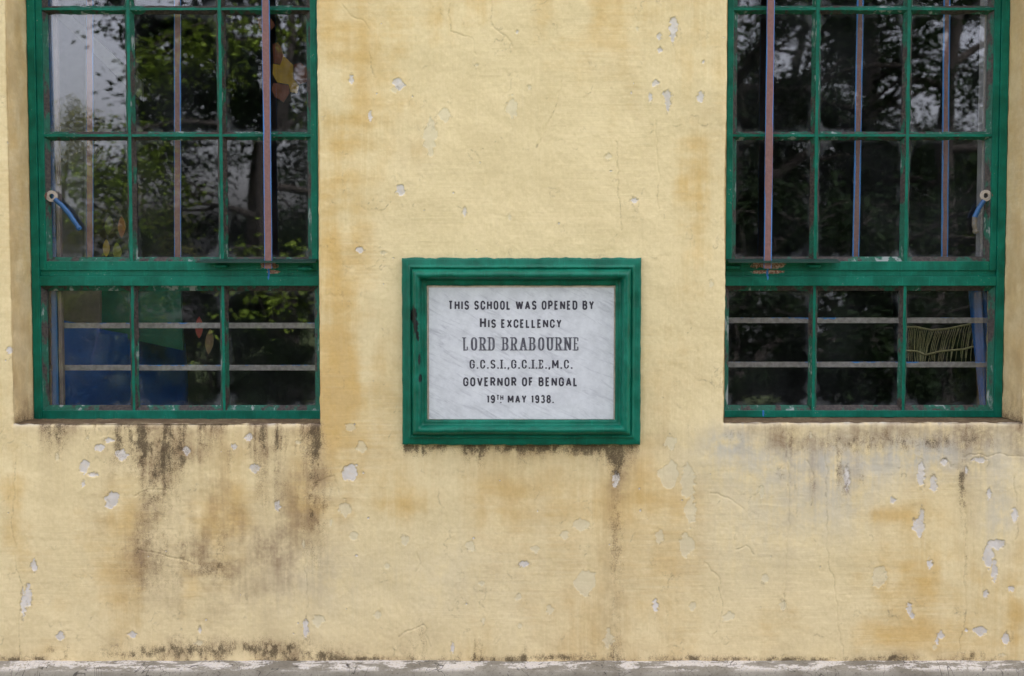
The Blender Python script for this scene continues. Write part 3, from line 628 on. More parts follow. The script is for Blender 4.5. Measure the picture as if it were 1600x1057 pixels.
def build_window(w, label):
    fl = w['flip']; yf = YF
    rx = UX(w['bar'], yf)
    zt = UZ(416, yf)
    M_G = mat_green('green_gloss_paint', GREEN, GDARK,
        rusts=[((rx, yf - .01, UZ(414.5, yf)), (.030 if not fl else .052, .08, .012)), ((rx + (.012 if not fl else 0), yf, UZ(425, yf)), (.022 if not fl else .05, .05, .006))],
        blues=[((UX(422 if not fl else 1201, yf) + (-.008 if not fl else 0), yf, UZ(427, yf)), (.0035, .05, .022)), ((UX(1196, yf), yf, UZ(645, yf)), (.003, .05, .013))])
    xo0, xo1 = w['x0'] + .002, w['x1'] - .002
    S = .0255 * DIST / 3.56 * 1.0
    zb0 = UZ(655.5 if not fl else 652.5, yf)
    z_b1 = UZ(642, yf); z_tr0 = UZ(447, yf); z_tr1 = UZ(432, yf); z_c0 = UZ(423, yf); z_c1 = UZ(408.5, yf)
    ztop = ZHEAD - .002
    ws = .026                                                 # stile of the fixed frame
    fixed = [(xo0, xo0 + ws, yf, yf + .05, zb0, ztop), (xo1 - ws, xo1, yf, yf + .05, zb0, ztop),
             (xo0 + ws, xo1 - ws, yf + .002, yf + .05, zb0, z_b1), (xo0 + ws, xo1 - ws, yf + .002, yf + .05, z_tr0, z_tr1),
             (xo0 + ws, xo1 - ws, yf + .010, yf + .05, z_tr1, z_c0 + .002), (xo0 + ws, xo1 - ws, yf + .002, yf + .05, ztop - .03, ztop)]
    win = boxes('window', fixed, M_G, None, .0018, loc=((xo0 + xo1) / 2, yf, zb0))
    world_parent(win, bld); win['label'] = label
    # sill bead and lower inset frame stiles
    boxes('sill_bead', [(xo0 + .004, xo1 - .004, yf + .012, yf + .04, w['zsill'] + .002, zb0 - .001)], M_G, win, .001)
    # the casement (upper light)
    cs = .020; c0, c1 = xo0 + ws + .001, xo1 - ws - .001
    yc = yf + .004
    boxes('casement', [(c0, c0 + cs, yc, yc + .032, z_c0, ztop - .031), (c1 - cs, c1, yc, yc + .032, z_c0, ztop - .031), (c0 + cs, c1 - cs, yc + .0015, yc + .032, z_c0, z_c1), (c0 + cs, c1 - cs, yc + .0015, yc + .032, ztop - .056, ztop - .031)], M_G, win, .0018)
    yg = yf + .024                                             # glass
    mv = [UX(q, yf + .01) for q in w['muv']]
    mh = [UZ(14.5, yf + .01), UZ(212, yf + .01)]
    x_in0, x_in1 = c0 + cs, c1 - cs; l_in0, l_in1 = xo0 + ws, xo1 - ws
    rows = [(z_c1, mh[1]), (mh[1], mh[0]), (mh[0], ztop - .056)]
    for x in mv:
        mesh_mi('glazing_bar', *bead('z', x, z_c1, ztop - .056, yf + .006, yg, .010, .030), [M_G, M_PUT], win)
        mesh_mi('glazing_bar', *bead('z', x, z_b1, z_tr0, yf + .008, yg, .009, .028), [M_G, M_PUT], win)
    for z in mh:
        mesh_mi('glazing_bar', *bead('x', z, x_in0, x_in1, yf + .0075, yg, .008, .027), [M_G, M_PUT], win)
    # putty fillets round every pane
    xcols = [x_in0] + mv + [x_in1]; lcols = [l_in0] + mv + [l_in1]
    def fillet(x0, x1, z0, z1, y0, s):
        V = [(x0, y0, z0), (x1, y0, z0), (x1, y0, z1), (x0, y0, z1)]
        k = random.uniform(.9, 1.15) * s
        V += [(x0 + k, yg - .0006, z0 + k), (x1 - k, yg - .0006, z0 + k), (x1 - k, yg - .0006, z1 - k), (x0 + k, yg - .0006, z1 - k)]
        return V, [(0, 1, 5, 4), (1, 2, 6, 5), (2, 3, 7, 6), (3, 0, 4, 7)]
    prt = []
    prt.append(fillet(x_in0, x_in1, rows[0][0], rows[2][1], yf + .010, .014))
    prt.append(fillet(l_in0, l_in1, z_b1, z_tr0, yf + .010, .015))
    V, F = merge(prt); mesh_mi('putty', V, F, [0] * len(F), [M_PUT], win)
    # panes
    def pane(x0, x1, z0, z1, tx):
        cx, cz = (x0 + x1) / 2, (z0 + z1) / 2; hw, hh = (x1 - x0) / 2 - .004, (z1 - z0) / 2 - .004
        bm = bmesh.new(); r = bmesh.ops.create_cube(bm, size=1)
        for v in r['verts']: v.co = Vector((v.co.x * 2 * hw, v.co.y * .003, v.co.z * 2 * hh))
        me = bpy.data.meshes.new('pane'); bm.to_mesh(me); bm.free()
        o = link('pane', me, M_GLASS); o.location = (cx, yg + .004 + (hh * math.sin(abs(tx)) if abs(tx) > R(1) else 0), cz)
        o.rotation_euler = (tx, 0, random.gauss(0, R(.4)))
        world_parent(o, win)
    for z0, z1 in rows:
        for a, b_ in zip(xcols[:-1], xcols[1:]): pane(a, b_, z0, z1, random.gauss(0, R(.45)))
    for a, b_ in zip(lcols[:-1], lcols[1:]): pane(a, b_, z_b1, z_tr0, R(-1.2 if not fl else -3.0) + random.gauss(0, R(.45)))
    # iron bars: one outside the glass, two inside, two level ones behind the lower light
    def vbar(px0, px1, y, z0, z1, mat, hw=.0125, th=.005):
        xa, xb = U(px0, 415, y)[0], U(px1, 20, y)[0]
        V, F = [], []; n = 14
        for i in range(n + 1):
            t_ = i / n; z = z0 + (z1 - z0) * t_; x = (xb - xa) * (z - z0) / max(1e-6, (UZ(20, y) - z0)) + random.uniform(-.0005, .0005)
            for sx, sy in ((-hw, th), (-hw, .0015), (-hw * .82, 0), (hw * .82, 0), (hw, .0015), (hw, th)): V.append((x + sx, sy, z - z0))
        for i in range(n):
            for k in range(6): F.append((i * 6 + k, i * 6 + (k + 1) % 6, (i + 1) * 6 + (k + 1) % 6, (i + 1) * 6 + k))
        F += [(5, 4, 3, 2, 1, 0), tuple(n * 6 + k for k in range(6))]
        me = mesh('iron_bar', V, F); av = me.attributes.new('across', 'FLOAT', 'POINT'); av.data.foreach_set('value', [q for _ in range(n + 1) for q in (-hw, -hw, -hw * .82, hw * .82, hw, hw)])
        o = link('iron_bar', me, mat); o.location = (xa, y, z0); world_parent(o, win)
    zz = ztop - .035
    p0, p1 = (419, 415) if not fl else (1199.5, 1204.5)
    vbar(p0, p1, yf - .022, UZ(420, yf - .02), zz, M_IRON)
    for q in w['inner']:
        k = 0 if not fl else (-4 if q < 1400 else -2)
        vbar(q + k, q - k * .8, yg + .050, UZ(430, yg), zz, M_IRON3 if fl else M_IRON2, .0115, .0022)
    for py in ((509, 575) if not fl else (501, 570)):
        z = UZ(py, yg + .06); boxes('iron_bar', [(xo0 + .004, xo1 - .004, yg + .060, yg + .066, z - .0092, z + .0092)], M_HB, win, .001)
    # weather strip with its hinge knuckles under the outside bar
    wa, wb = (UX(306, yf - .02), UX(494, yf - .02)) if not fl else (UX(1138, yf - .02), UX(1312, yf - .02))
    zs = UZ(405.5, yf - .015)
    V = [(wa, yf - .036, zs - .008), (wb, yf - .036, zs - .008), (wb, yf + .003, zs + .002), (wa + .02 * (not fl), yf + .003, zs + .002)]
    V += [(x, y, z - .004) for x, y, z in V]
    mesh_mi('weather_strip', V, [(0, 1, 2, 3), (7, 6, 5, 4), (0, 4, 5, 1), (1, 5, 6, 2), (3, 2, 6, 7), (0, 3, 7, 4)], [0] * 6, [M_DG], win)
    for hx, hy, hw in (((344, 416, .018), (476, 420, .022)) if not fl else ((1274, 416, .018), (1146, 418, .022))):
        x, z = UX(hx, yf - .01), UZ(hy, yf - .01)
        V, F = tube([(x - hw, yf - .004, z), (x - hw * .95, yf - .006, z), (x + hw * .95, yf - .006, z), (x + hw, yf - .004, z)], [.004, .0065, .0065, .004], 12)
        mesh_mi('hinge', V, F, [0] * len(F), [M_G], win)
    # casement fastener seen through the glass
    yh = yg - .011
    if not fl: cx, cz = U(81, 307, yh); path = [(86, 312), (97, 321), (108, 334), (116, 346), (124, 357)]; rads = [.0075, .0075, .0088, .0078, .0070]
    else: cx, cz = U(1540, 306, yh); path = [(1537, 314), (1529, 326), (1522.5, 340), (1522, 352), (1524, 362)]; rads = [.0075, .0078, .0086, .0082, .0066]
    V, F, mi = [], [], []
    ro, ri, seg = .0185, .0085, 28
    for k in range(seg):
        an = 2 * math.pi * k / seg; c_, s_ = math.cos(an), math.sin(an)
        for r_, y_ in ((ro, .004), (ro, -.003), (ri, -.004), (ri, .004)): V.append((cx + r_ * c_, yh + y_, cz + r_ * s_))
    for k in range(seg):
        k2 = (k + 1) % seg
        for j in range(4): F.append((k * 4 + j, k2 * 4 + j, k2 * 4 + (j + 1) % 4, k * 4 + (j + 1) % 4)); mi.append(0)
    pts = []
    for q in path: x, z = U(q[0], q[1], yh - .004); pts.append((x, yh - .006, z))
    v2, f2 = tube(pts, rads, 14); o_ = len(V); V += v2; F += [tuple(i + o_ for i in q) for q in f2]; mi += [2 if (fl and i_ < 14 * 2) else 1 for i_ in range(len(f2))]
    sd_ = -1 if not fl else 1; vm, fm = tube([(cx + sd_ * .014, yh + .002, cz), (cx + sd_ * .030, yh + .006, cz + .002)], [.013, .011], 10); o_ = len(V); V += vm; F += [tuple(i + o_ for i in q) for q in fm]; mi += [3] * len(fm)
    ex, ey, ez = pts[-1]; v3, f3 = tube([(ex - .004, ey, ez + .006), (ex, ey, ez), (ex + .003, ey, ez - .006)], [.008, .0098, .007], 12); o_ = len(V); V += v3; F += [tuple(i + o_ for i in q) for q in f3]; mi += [1] * len(f3)
    hd = mesh_mi('handle', V, F, mi, [M_RING, M_HBLUE if not fl else M_HWORN, M_HBLUE, M_RUST], win)
    # inner lining strip
    if not fl: boxes('inner_lining', [(x_in0 - .006, x_in0 + .012, yg + .03, yg + .09, UZ(640, yg), zz)], M_LBLUE, win, .002); boxes('inner_lining', [(x_in0 + .016, x_in0 + .028, yg + .03, yg + .05, UZ(640, yg), zz)], M_LPINK, win, .002)
    else: boxes('inner_lining', [(x_in1 - .016, x_in1 - .006, yg + .02, yg + .06, UZ(405, yg), zz)], M_LGREY, win, .002)
    return win
M_DG = plain('dark_green_iron', (.002, .035, .022), .5, .3, 40, .4, 0, (.08, .045, .03), .5)
M_RUST = plain('rusted_iron', (.16, .075, .05), .85, .35, 60, .5, 0, (.30, .24, .20), .5)
M_RING = plain('ring_primer', (.42, .36, .30), .6, .2, 60, .4, 0, (.22, .09, .05), .8); M_HBLUE = plain('blue_enamel', (.010, .075, .20), .4)
M_HWORN = plain('worn_blue_enamel', (.15, .125, .09), .5, .3, 30, .4, 0, (.02, .11, .30), 1.0)
M_LBLUE = plain('lining_blue', (.03, .13, .32), .6); M_LPINK = plain('lining_pink', (.22, .16, .15), .6); M_LGREY = plain('lining_grey', (.33, .30, .31), .6)
wa_ = build_window(WIN['a'], 'green window with a blue fastener handle and blue sheeting behind its lower panes')
wb_ = build_window(WIN['b'], 'green window with a worn fastener handle and a cord net behind its lower panes')

# ------------------------------------------------------------------ marble plaque
SX0, SX1, SZ1, SZ0 = U(668, 550)[0], U(960.5, 550)[0], UZ(446.5), UZ(655)
OX0, OX1, OZ1, OZ0 = U(629, 550)[0], U(1000.5, 550)[0], UZ(403.5), UZ(694.5)
plq = empty('memorial_plaque', ((OX0 + OX1) / 2, -.004, OZ0))
tag(plq, 'inscribed white marble tablet in a thick green moulded frame between the two windows', 'plaque')
c650 = U(650, 505); c655 = U(655, 540)
M_PF = mat_green('green_plaque_paint', (0.0005, 0.138, 0.084), (0.0005, 0.078, 0.045), chip=.78, rough=.36,
    blacks=[((c650[0] - .004, -.03, UZ(492)), (.011, .06, .026)), ((c650[0] + .003, -.03, UZ(508)), (.009, .06, .030)), ((c650[0] + .008, -.03, UZ(523)), (.006, .06, .018)), ((c655[0] + .006, -.03, UZ(590)), (.005, .06, .014)), ((c655[0] + .004, -.03, UZ(560)), (.003, .06, .02))])
prof = [(0, -.004), (0, .014), (.03, .0175), (.09, .019), (.23, .021), (.27, .022), (.29, .0255), (.325, .0300), (.36, .0300), (.385, .0255), (.405, .0255), (.43, .032), (.47, .041), (.53, .049), (.59, .0535), (.65, .0540), (.70, .051), (.745, .044), (.775, .034), (.80, .0270), (.83, .0245), (.90, .0245), (.96, .0235), (1.0, .019), (1.0, .004)]
def frame_mesh():
    V, F = [], []; per = []
    cor = [((OX0, OZ0), (SX0, SZ0)), ((OX1, OZ0), (SX1, SZ0)), ((OX1, OZ1), (SX1, SZ1)), ((OX0, OZ1), (SX0, SZ1))]
    for e in range(4):
        (oa, ia), (ob, ib) = cor[e], cor[(e + 1) % 4]; n = 70 if e % 2 == 0 else 56
        for i in range(n): per.append((oa, ia, ob, ib, i / n))
    m = len(prof)
    for q, (oa, ia, ob, ib, t) in enumerate(per):
        for j, (s, h) in enumerate(prof):
            ax, az = oa[0] + (ia[0] - oa[0]) * s, oa[1] + (ia[1] - oa[1]) * s
            bx, bz = ob[0] + (ib[0] - ob[0]) * s, ob[1] + (ib[1] - ob[1]) * s
            x, z = ax + (bx - ax) * t, az + (bz - az) * t
            n1 = float(vn(np.array([x * 38]), np.array([z * 38]), 1)[0] - .5); n2 = float(vn(np.array([x * 90]), np.array([z * 90]), 2)[0] - .5)
            k = 1 if 0 < j < m - 1 else 0
            edge = 1 if j in (0, 1) else .35
            V.append((x + (n1 + n2) * .0012 * edge, -h - (n1 * .0022 + n2 * .0012) * k, z + (n2 - n1) * .0035 * edge))
    N = len(per)
    for q in range(N):
        for j in range(m - 1): F.append((q * m + j, ((q + 1) % N) * m + j, ((q + 1) % N) * m + j + 1, q * m + j + 1))
    return V, F
V, F = frame_mesh(); o = link('frame', mesh('frame', V, F, True), M_PF); world_parent(o, plq)
for poly in o.data.polygons: poly.use_smooth = True
M_MB = mat_marble(); M_BED = plain('bedding_mortar', (.50, .40, .31), .9, .2, 60, .5)
boxes('bedding', [(SX0 - .004, SX1 + .004, -.0155, -.003, SZ0 - .004, SZ1 + .004)], M_BED, plq, .0005)
slab = boxes('marble_slab', [(SX0 + .0055, SX1 - .0045, -.0180, -.004, SZ0 + .001, SZ1 - .0065)], M_MB, plq, .0008)

# ---- lettering: stroke alphabet, condensed block capitals and a thick-and-thin slab face
def arc(cx, cy, rx, ry, a0, a1, n=12): return [(cx + rx * math.cos(R(a0 + (a1 - a0) * i / n)), cy + ry * math.sin(R(a0 + (a1 - a0) * i / n))) for i in range(n + 1)]
O_ = arc(.5, .70, .5, .30, 0, 180) + arc(.5, .30, .5, .30, 180, 360) + [(1, .70)]
C_ = [(1, .64)] + arc(.5, .70, .5, .30, 0, 180) + arc(.5, .30, .5, .30, 180, 360) + [(1, .36)]
GL = {
 'O': (.50, [O_]), 'C': (.50, [C_]), 'G': (.52, [C_[:-1] + [(1, .46), (.55, .46)]]),
 'S': (.48, [arc(.5, .745, .5, .255, 12, 270) + arc(.5, .25, .5, .25, 90, -168)]),
 'D': (.50, [[(0, 0), (0, 1), (.5, 1)] + arc(.5, .72, .5, .28, 90, 0) + arc(.5, .28, .5, .28, 0, -90) + [(0, 0)]]),
 'B': (.50, [[(0, 0), (0, 1), (.55, 1)] + arc(.55, .77, .40, .23, 90, -90) + [(0, .54)], [(.4, .54), (.52, .54)] + arc(.52, .27, .48, .27, 90, -90) + [(0, 0)]]),
 'P': (.48, [[(0, 0), (0, 1), (.52, 1)] + arc(.52, .735, .48, .265, 90, -90) + [(0, .47)]]),
 'R': (.50, [[(0, 0), (0, 1), (.52, 1)] + arc(.52, .745, .46, .255, 90, -90) + [(0, .49)], [(.52, .47), (1, 0)]]),
 'A': (.56, [[(0, 0), (.5, 1), (1, 0)], [(.18, .30), (.82, .30)]]), 'E': (.42, [[(1, 1), (0, 1), (0, 0), (1, 0)], [(0, .52), (.85, .52)]]), 'F': (.42, [[(1, 1), (0, 1), (0, 0)], [(0, .52), (.85, .52)]]),
 'H': (.52, [[(0, 0), (0, 1)], [(1, 0), (1, 1)], [(0, .52), (1, .52)]]), 'I': (.17, [[(.5, 0), (.5, 1)]]), 'L': (.42, [[(0, 1), (0, 0), (1, 0)]]),
 'N': (.54, [[(0, 0), (0, 1), (1, 0), (1, 1)]]), 'T': (.48, [[(0, 1), (1, 1)], [(.5, 1), (.5, 0)]]), 'V': (.54, [[(0, 1), (.5, 0), (1, 1)]]), 'U': (.50, [[(0, 1)] + arc(.5, .30, .5, .30, 180, 360) + [(1, 1)]]),
 'W': (.78, [[(0, 1), (.25, 0), (.5, .95), (.75, 0), (1, 1)]]), 'X': (.52, [[(0, 0), (1, 1)], [(0, 1), (1, 0)]]), 'Y': (.52, [[(0, 1), (.5, .45), (1, 1)], [(.5, .45), (.5, 0)]]), 'M': (.64, [[(0, 0), (0, 1), (.5, .25), (1, 1), (1, 0)]]),
 '1': (.26, [[(0, .78), (.75, 1), (.75, 0)]]), '9': (.46, [[(.9, .5)] + arc(.5, .72, .5, .28, -40, 320, 20), [(1, .72)] + arc(.5, .30, .5, .30, 0, -155)]),
 '3': (.46, [arc(.48, .765, .46, .235, 160, -90) + arc(.5, .265, .5, .265, 90, -160)]), '8': (.48, [arc(.5, .77, .44, .23, -90, 270, 20), arc(.5, .27, .5, .27, 90, 450, 20)]),
 '.': (.16, [[(.5, -.08), (.5, .10)]]), ',': (.15, [[(.6, .10), (.2, -.16)]])}
SERIF = {'L': [(0, 1)], 'R': [(0, 0), (0, 1), (1, 0)], 'D': [(0, 0), (0, 1)], 'B': [(0, 0), (0, 1)], 'A': [(0, 0), (1, 0)], 'U': [(0, 1), (1, 1)], 'N': [(0, 0), (0, 1), (1, 1)], 'E': [(0, 0), (0, 1)], 'I': [(.5, 0), (.5, 1)]}
def ribbon(pts, wfun, y, yb):
    P = [Vector(p) for p in pts]; n = len(P); V, F = [], []
    for i in range(n):
        d0 = (P[i] - P[i - 1]).normalized() if i else None; d1 = (P[i + 1] - P[i]).normalized() if i < n - 1 else None
        if d0 is None: d0 = d1
        if d1 is None: d1 = d0
        n0 = Vector((-d0.y, d0.x)); n1 = Vector((-d1.y, d1.x)); nn = n0 + n1
        if nn.length < 1e-4: nn = n0.copy()
        nn.normalize(); h = .5 * (wfun(d0) + wfun(d1)) * .5 / max(.55, nn.dot(n0))
        if n > 2 and d0.dot(d1) < -.2: h = min(h, .5 * wfun(d0) * 1.7)
        for s, yy in ((h, yb), (h, y), (-h, y), (-h, yb)): q = P[i] + nn * s; V.append((q.x, yy, q.y))
    for i in range(n - 1):
        for k in range(3): F.append((i * 4 + k, (i + 1) * 4 + k, (i + 1) * 4 + k + 1, i * 4 + k + 1))
    F += [(0, 1, 2, 3), tuple((n - 1) * 4 + k for k in (3, 2, 1, 0))]
    return V, F
def text_line(name, runs, x0, x1, mat, thick=.185, nib=None, gap=.155, space=.36, serif=False):
    """runs: list of (text, height in photo px, baseline py, thickness)"""
    tot = 0; lay = []
    for txt, hp, by, sup in runs:
        for ch in txt:
            if ch == ' ': tot += space * hp; continue
            w_ = GL[ch][0] * (1.12 if serif else 1) * hp
            lay.append((ch, tot, w_, hp, by)); tot += w_ + gap * hp
    last = lay[-1]; width = last[1] + last[2]
    sc = (x1 - x0) / width; parts = []
    yb = -.0175; lev = 0
    for ch, off, w_, hp, by in lay:
        t_ = thick * hp * PX * (1.0 if nib is None else 1)
        X0 = U(x0 + off * sc, by)[0]; W = w_ * sc * PX; Hh = hp * PX; Zb = UZ(by)
        tx = t_ if nib is None else nib[0] * hp * PX; tz = t_ if nib is None else nib[1] * hp * PX
        wf = (lambda d: t_) if nib is None else (lambda d: tz + (tx - tz) * abs(d.y) ** 1.3)
        mp = lambda u, v: (X0 + tx / 2 + u * max(1e-5, W - tx), Zb + tz / 2 + v * (Hh - tz))
        if ch == ',': mp = lambda u, v: (X0 + u * W, Zb + tz / 2 + v * Hh)
        for st in GL[ch][1]:
            lev = (lev + 1) % 6
            pp = [mp(u, v) for u, v in st]; cur = [pp[0]]
            for k in range(1, len(pp)):
                cur.append(pp[k])
                if k < len(pp) - 1:
                    a_, b_ = Vector(pp[k]) - Vector(pp[k - 1]), Vector(pp[k + 1]) - Vector(pp[k])
                    if a_.normalized().dot(b_.normalized()) < -.3:
                        parts.append(ribbon(cur, wf, -.01835 - .00006 * lev, yb)); lev = (lev + 1) % 6; cur = [pp[k]]
            parts.append(ribbon(cur, wf, -.01835 - .00006 * lev, yb))
        if serif:
            for (u, v) in SERIF.get(ch, []):
                lev = (lev + 1) % 6; a = mp(u, v); e = tx * .95
                parts.append(ribbon([(a[0] - e, a[1]), (a[0] + e, a[1])], lambda d: tz, -.01835 - .00006 * lev, yb))
            if ch in 'EL':
                for v, s in (((0, 1), (1, -1)) if ch == 'E' else ((0, 1),)):
                    lev = (lev + 1) % 6; a = mp(1, v); parts.append(ribbon([(a[0], a[1]), (a[0], a[1] + s * Hh * .26)], lambda d: tz * 1.3, -.01835 - .00006 * lev, yb))
    V, F = merge(parts); c = sum((Vector(v) for v in V), Vector()) / len(V)
    me = mesh(name, [Vector(v) - c for v in V], F); o = link(name, me, mat); o.location = c
    bm = bmesh.new(); bm.from_mesh(me); bmesh.ops.recalc_face_normals(bm, faces=bm.faces[:]); bm.to_mesh(me); bm.free()
    world_parent(o, slab); return o
M_LT, M_LF = mat_letter(), mat_letter_faded()
text_line('inscription_line', [('THIS SCHOOL WAS OPENED BY', 14.3, 484.3, 0)], 701, 927.5, M_LT)
text_line('inscription_line', [('H', 16.5, 512.5, 0), ('IS EXCELLENCY', 13.6, 512.5, 0)], 750, 877, M_LT)
text_line('inscription_line', [('LORD BRABOURNE', 20.5, 547.5, 0)], 724, 904, M_LF, nib=(.165, .07), serif=True, gap=.21, space=.45)
text_line('inscription_line', [('G.C.S.I.,G.C.I.E.,M.C.', 13.8, 575.6, 0)], 734, 894, M_LT, nib=(.18, .11), serif=True, gap=.20)
text_line('inscription_line', [('GOVERNOR OF BENGAL', 14.3, 603.3, 0)], 724, 902, M_LT)
text_line('inscription_line', [('19', 13.0, 629.5, 0), ('TH', 8.5, 625.0, 0), (' M', 13.0, 629.5, 0), ('AY 1938.', 13.0, 629.5, 0)], 761, 865, M_LT)
text_line('inscription_line', [('.', 12.0, 629.5, 0)], 781.5, 783.2, M_LT)

# ------------------------------------------------------------------ things in the room, seen through the glass
def slabbox(name, pts, y, th, mat, label, cat):
    """board with an outline given by photo pixels at depth y"""
    c = [U(px, py, y) for px, py in pts]; cx = sum(q[0] for q in c) / len(c); cz = min(q[1] for q in c); n = len(c)
    V = [(x - cx, 0, z - cz) for x, z in c] + [(x - cx, th, z - cz) for x, z in c]
    F = [tuple(range(n)), tuple(range(2 * n - 1, n - 1, -1))] + [(i, i + n, (i + 1) % n + n, (i + 1) % n) for i in range(n)]
    me = mesh(name, V, F); bm = bmesh.new(); bm.from_mesh(me); bmesh.ops.recalc_face_normals(bm, faces=bm.faces[:]); bm.to_mesh(me); bm.free()
    o = link(name, me, mat); o.location = (cx, y, cz)
    if label: tag(o, label, cat)
    return o
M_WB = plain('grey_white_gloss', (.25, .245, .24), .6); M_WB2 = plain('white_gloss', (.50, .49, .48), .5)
# tall white cupboard door with a slanting brace
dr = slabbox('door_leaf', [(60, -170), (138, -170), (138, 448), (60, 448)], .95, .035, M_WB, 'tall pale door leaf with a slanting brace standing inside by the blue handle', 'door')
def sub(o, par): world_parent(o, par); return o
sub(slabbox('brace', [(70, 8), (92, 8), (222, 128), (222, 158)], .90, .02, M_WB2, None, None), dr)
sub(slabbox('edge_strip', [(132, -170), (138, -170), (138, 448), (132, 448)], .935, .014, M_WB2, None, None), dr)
M_BLUE = plain('blue_sheeting', (.004, .085, .35), .45, .25, 6, .6, 0, (.002, .02, .09), .5)
# blue sheeting over a sloping rack: wavy sheet
def cloth(name, c4, y, amp, mat, label, cat, nu=40, nv=24, fr=9, rec=0.0):
    V, F = [], []; P4 = [U(px, py, y) for px, py in c4]          # top-left, top-right, bottom-right, bottom-left
    x0, z0 = P4[3]
    for j in range(nv + 1):
        for i in range(nu + 1):
            u, v = i / nu, j / nv
            x = (P4[0][0] * (1 - u) + P4[1][0] * u) * (1 - v) + (P4[3][0] * (1 - u) + P4[2][0] * u) * v
            z = (P4[0][1] * (1 - u) + P4[1][1] * u) * (1 - v) + (P4[3][1] * (1 - u) + P4[2][1] * u) * v
            d = amp * (math.sin(u * fr + v * 2.1) * .6 + math.sin(u * fr * 2.3 + 1 - v * 3) * .3 + math.sin(v * 7 + u * 5) * .25)
            V.append((x - x0, d + rec * u ** 1.5, z - z0))
    for j in range(nv):
        for i in range(nu): F.append((j * (nu + 1) + i, (j + 1) * (nu + 1) + i, (j + 1) * (nu + 1) + i + 1, j * (nu + 1) + i + 1))
    o = link(name, mesh(name, V, F, True), mat); o.location = (x0, y, z0)
    so_ = o.modifiers.new('solid', 'SOLIDIFY'); so_.thickness = .003
    tag(o, label, cat); return o
cloth('blue_sheet', [(56, 490), (232, 548), (240, 700), (56, 700)], .40, .022, M_BLUE, 'blue plastic sheet draped inside behind the lower left panes', 'sheet', rec=.45)
slabbox('notice_board', [(158, 448), (282, 448), (286, 548), (158, 520)], .62, .02, plain('green_board', (.008, .13, .075), .5), 'green board behind the middle lower pane above the blue sheet', 'board')
slabbox('cardboard_panel', [(94, 440), (156, 440), (156, 515), (86, 515)], .60, .02, plain('cardboard', (.26, .20, .15), .8), 'tan cardboard panel beside the green board above the blue sheet', 'panel')
# leaf-shaped paper cut-outs strung inside
M_LF1 = plain('orange_paper', (.30, .09, .015), .7); M_LF2 = plain('olive_paper', (.13, .15, .02), .7); M_LF3 = plain('yellow_paper', (.48, .30, .02), .7)
def leafcut(px, py, h, wd_, y, mat, label, lean=0):
    n = 10; L = [(math.sin(math.pi * i / n) ** .8 * wd_ / 2, h * (.5 - i / n)) for i in range(n + 1)]
    pts = [(px + x + lean * q / h, py - q) for x, q in L] + [(px - x + lean * q / h, py - q) for x, q in L[::-1][1:-1]]
    return slabbox('paper_leaf', pts, y, .002, mat, label, 'paper leaf')
leafcut(190, 355, 34, 12, .5, M_LF1, 'orange paper leaf hanging inside, upper right of the paper leaves by the glazing bar')
leafcut(170, 352, 30, 13, .5, M_LF2, 'olive paper leaf hanging inside, upper left of the paper leaves', 3)
leafcut(166, 388, 28, 11, .5, M_LF3, 'narrow yellow paper leaf at the lower left of the paper leaves')
leafcut(183, 394, 30, 14, .5, plain('lime_paper', (.26, .26, .03), .7), 'broad lime paper leaf between the yellow leaf and the glazing bar', -2)
leafcut(311, 512, 34, 12, .45, plain('red_paper', (.34, .04, .02), .7), 'red paper leaf hanging behind the middle lower pane')
leafcut(327, 534, 40, 13, .45, plain('brown_paper', (.22, .13, .06), .7), 'brown paper leaf hanging beside the red one behind the lower pane', 3)
# paper flower
fl_e = empty('paper_flower', (U(447, 108, .5)[0], .5, U(447, 108, .5)[1]))
tag(fl_e, 'yellow paper blossom with dark red petals hanging inside the upper pane behind the outside bar', 'paper flower')
sub(slabbox('star', [(427, 100), (438, 102), (443, 87), (450, 94), (458, 102), (458, 123), (467, 135), (464, 146), (454, 144), (451, 132), (433, 129), (426, 116)], .5, .003, plain('yellow_card', (.40, .22, .006), .7), None, None), fl_e)
M_RP = plain('dark_red_paper', (.17, .04, .014), .7)
for pl in ([(426, 70), (434, 66), (440, 76), (443, 86), (438, 101), (428, 99)], [(459, 101), (470, 98), (480, 108), (479, 128), (466, 133), (458, 122)], [(427, 130), (434, 130), (451, 134), (452, 146), (443, 160), (430, 152), (424, 140)], [(401, 30), (410, 26), (424, 30), (430, 40), (420, 50), (406, 48)]):
    sub(slabbox('petal', pl, .51, .003, M_RP, None, None), fl_e)
# right-hand window: blue curtain and cord net
cloth('curtain', [(1513, 430), (1556, 430), (1556, 690), (1538, 690)], .285, .010, plain('blue_curtain', (.01, .10, .34), .7), 'narrow blue curtain at the edge of the window beside the cord net', 'curtain', 20, 24, 12)
net = empty('cord_net', U(1480, 515, .32)[:1] + (.32, U(1480, 515, .32)[1])); tag(net, 'sagging fringe of straw cord strung between two ropes behind the lower pane', 'net')
M_CORD = plain('straw_cord', (.30, .25, .13), .8, .25, 60)
top = [(1405, 512), (1430, 511), (1455, 516), (1480, 514), (1510, 508), (1545, 498)]; low = [(1405, 548), (1432, 549), (1446, 555), (1470, 549), (1505, 546), (1545, 536)]
def ip(pl, t):
    k = t * (len(pl) - 1); i = min(int(k), len(pl) - 2); f = k - i
    return (pl[i][0] + (pl[i + 1][0] - pl[i][0]) * f, pl[i][1] + (pl[i + 1][1] - pl[i][1]) * f)
for pl in (top, low):
    pts = []
    for i in range(31): q = ip(pl, i / 30); x, z = U(q[0], q[1], .32); pts.append((x, .32, z))
    V, F = tube(pts, .0035, 8); o = link('rope', mesh('rope', V, F, True), M_CORD); world_parent(o, net)
prt = []; 
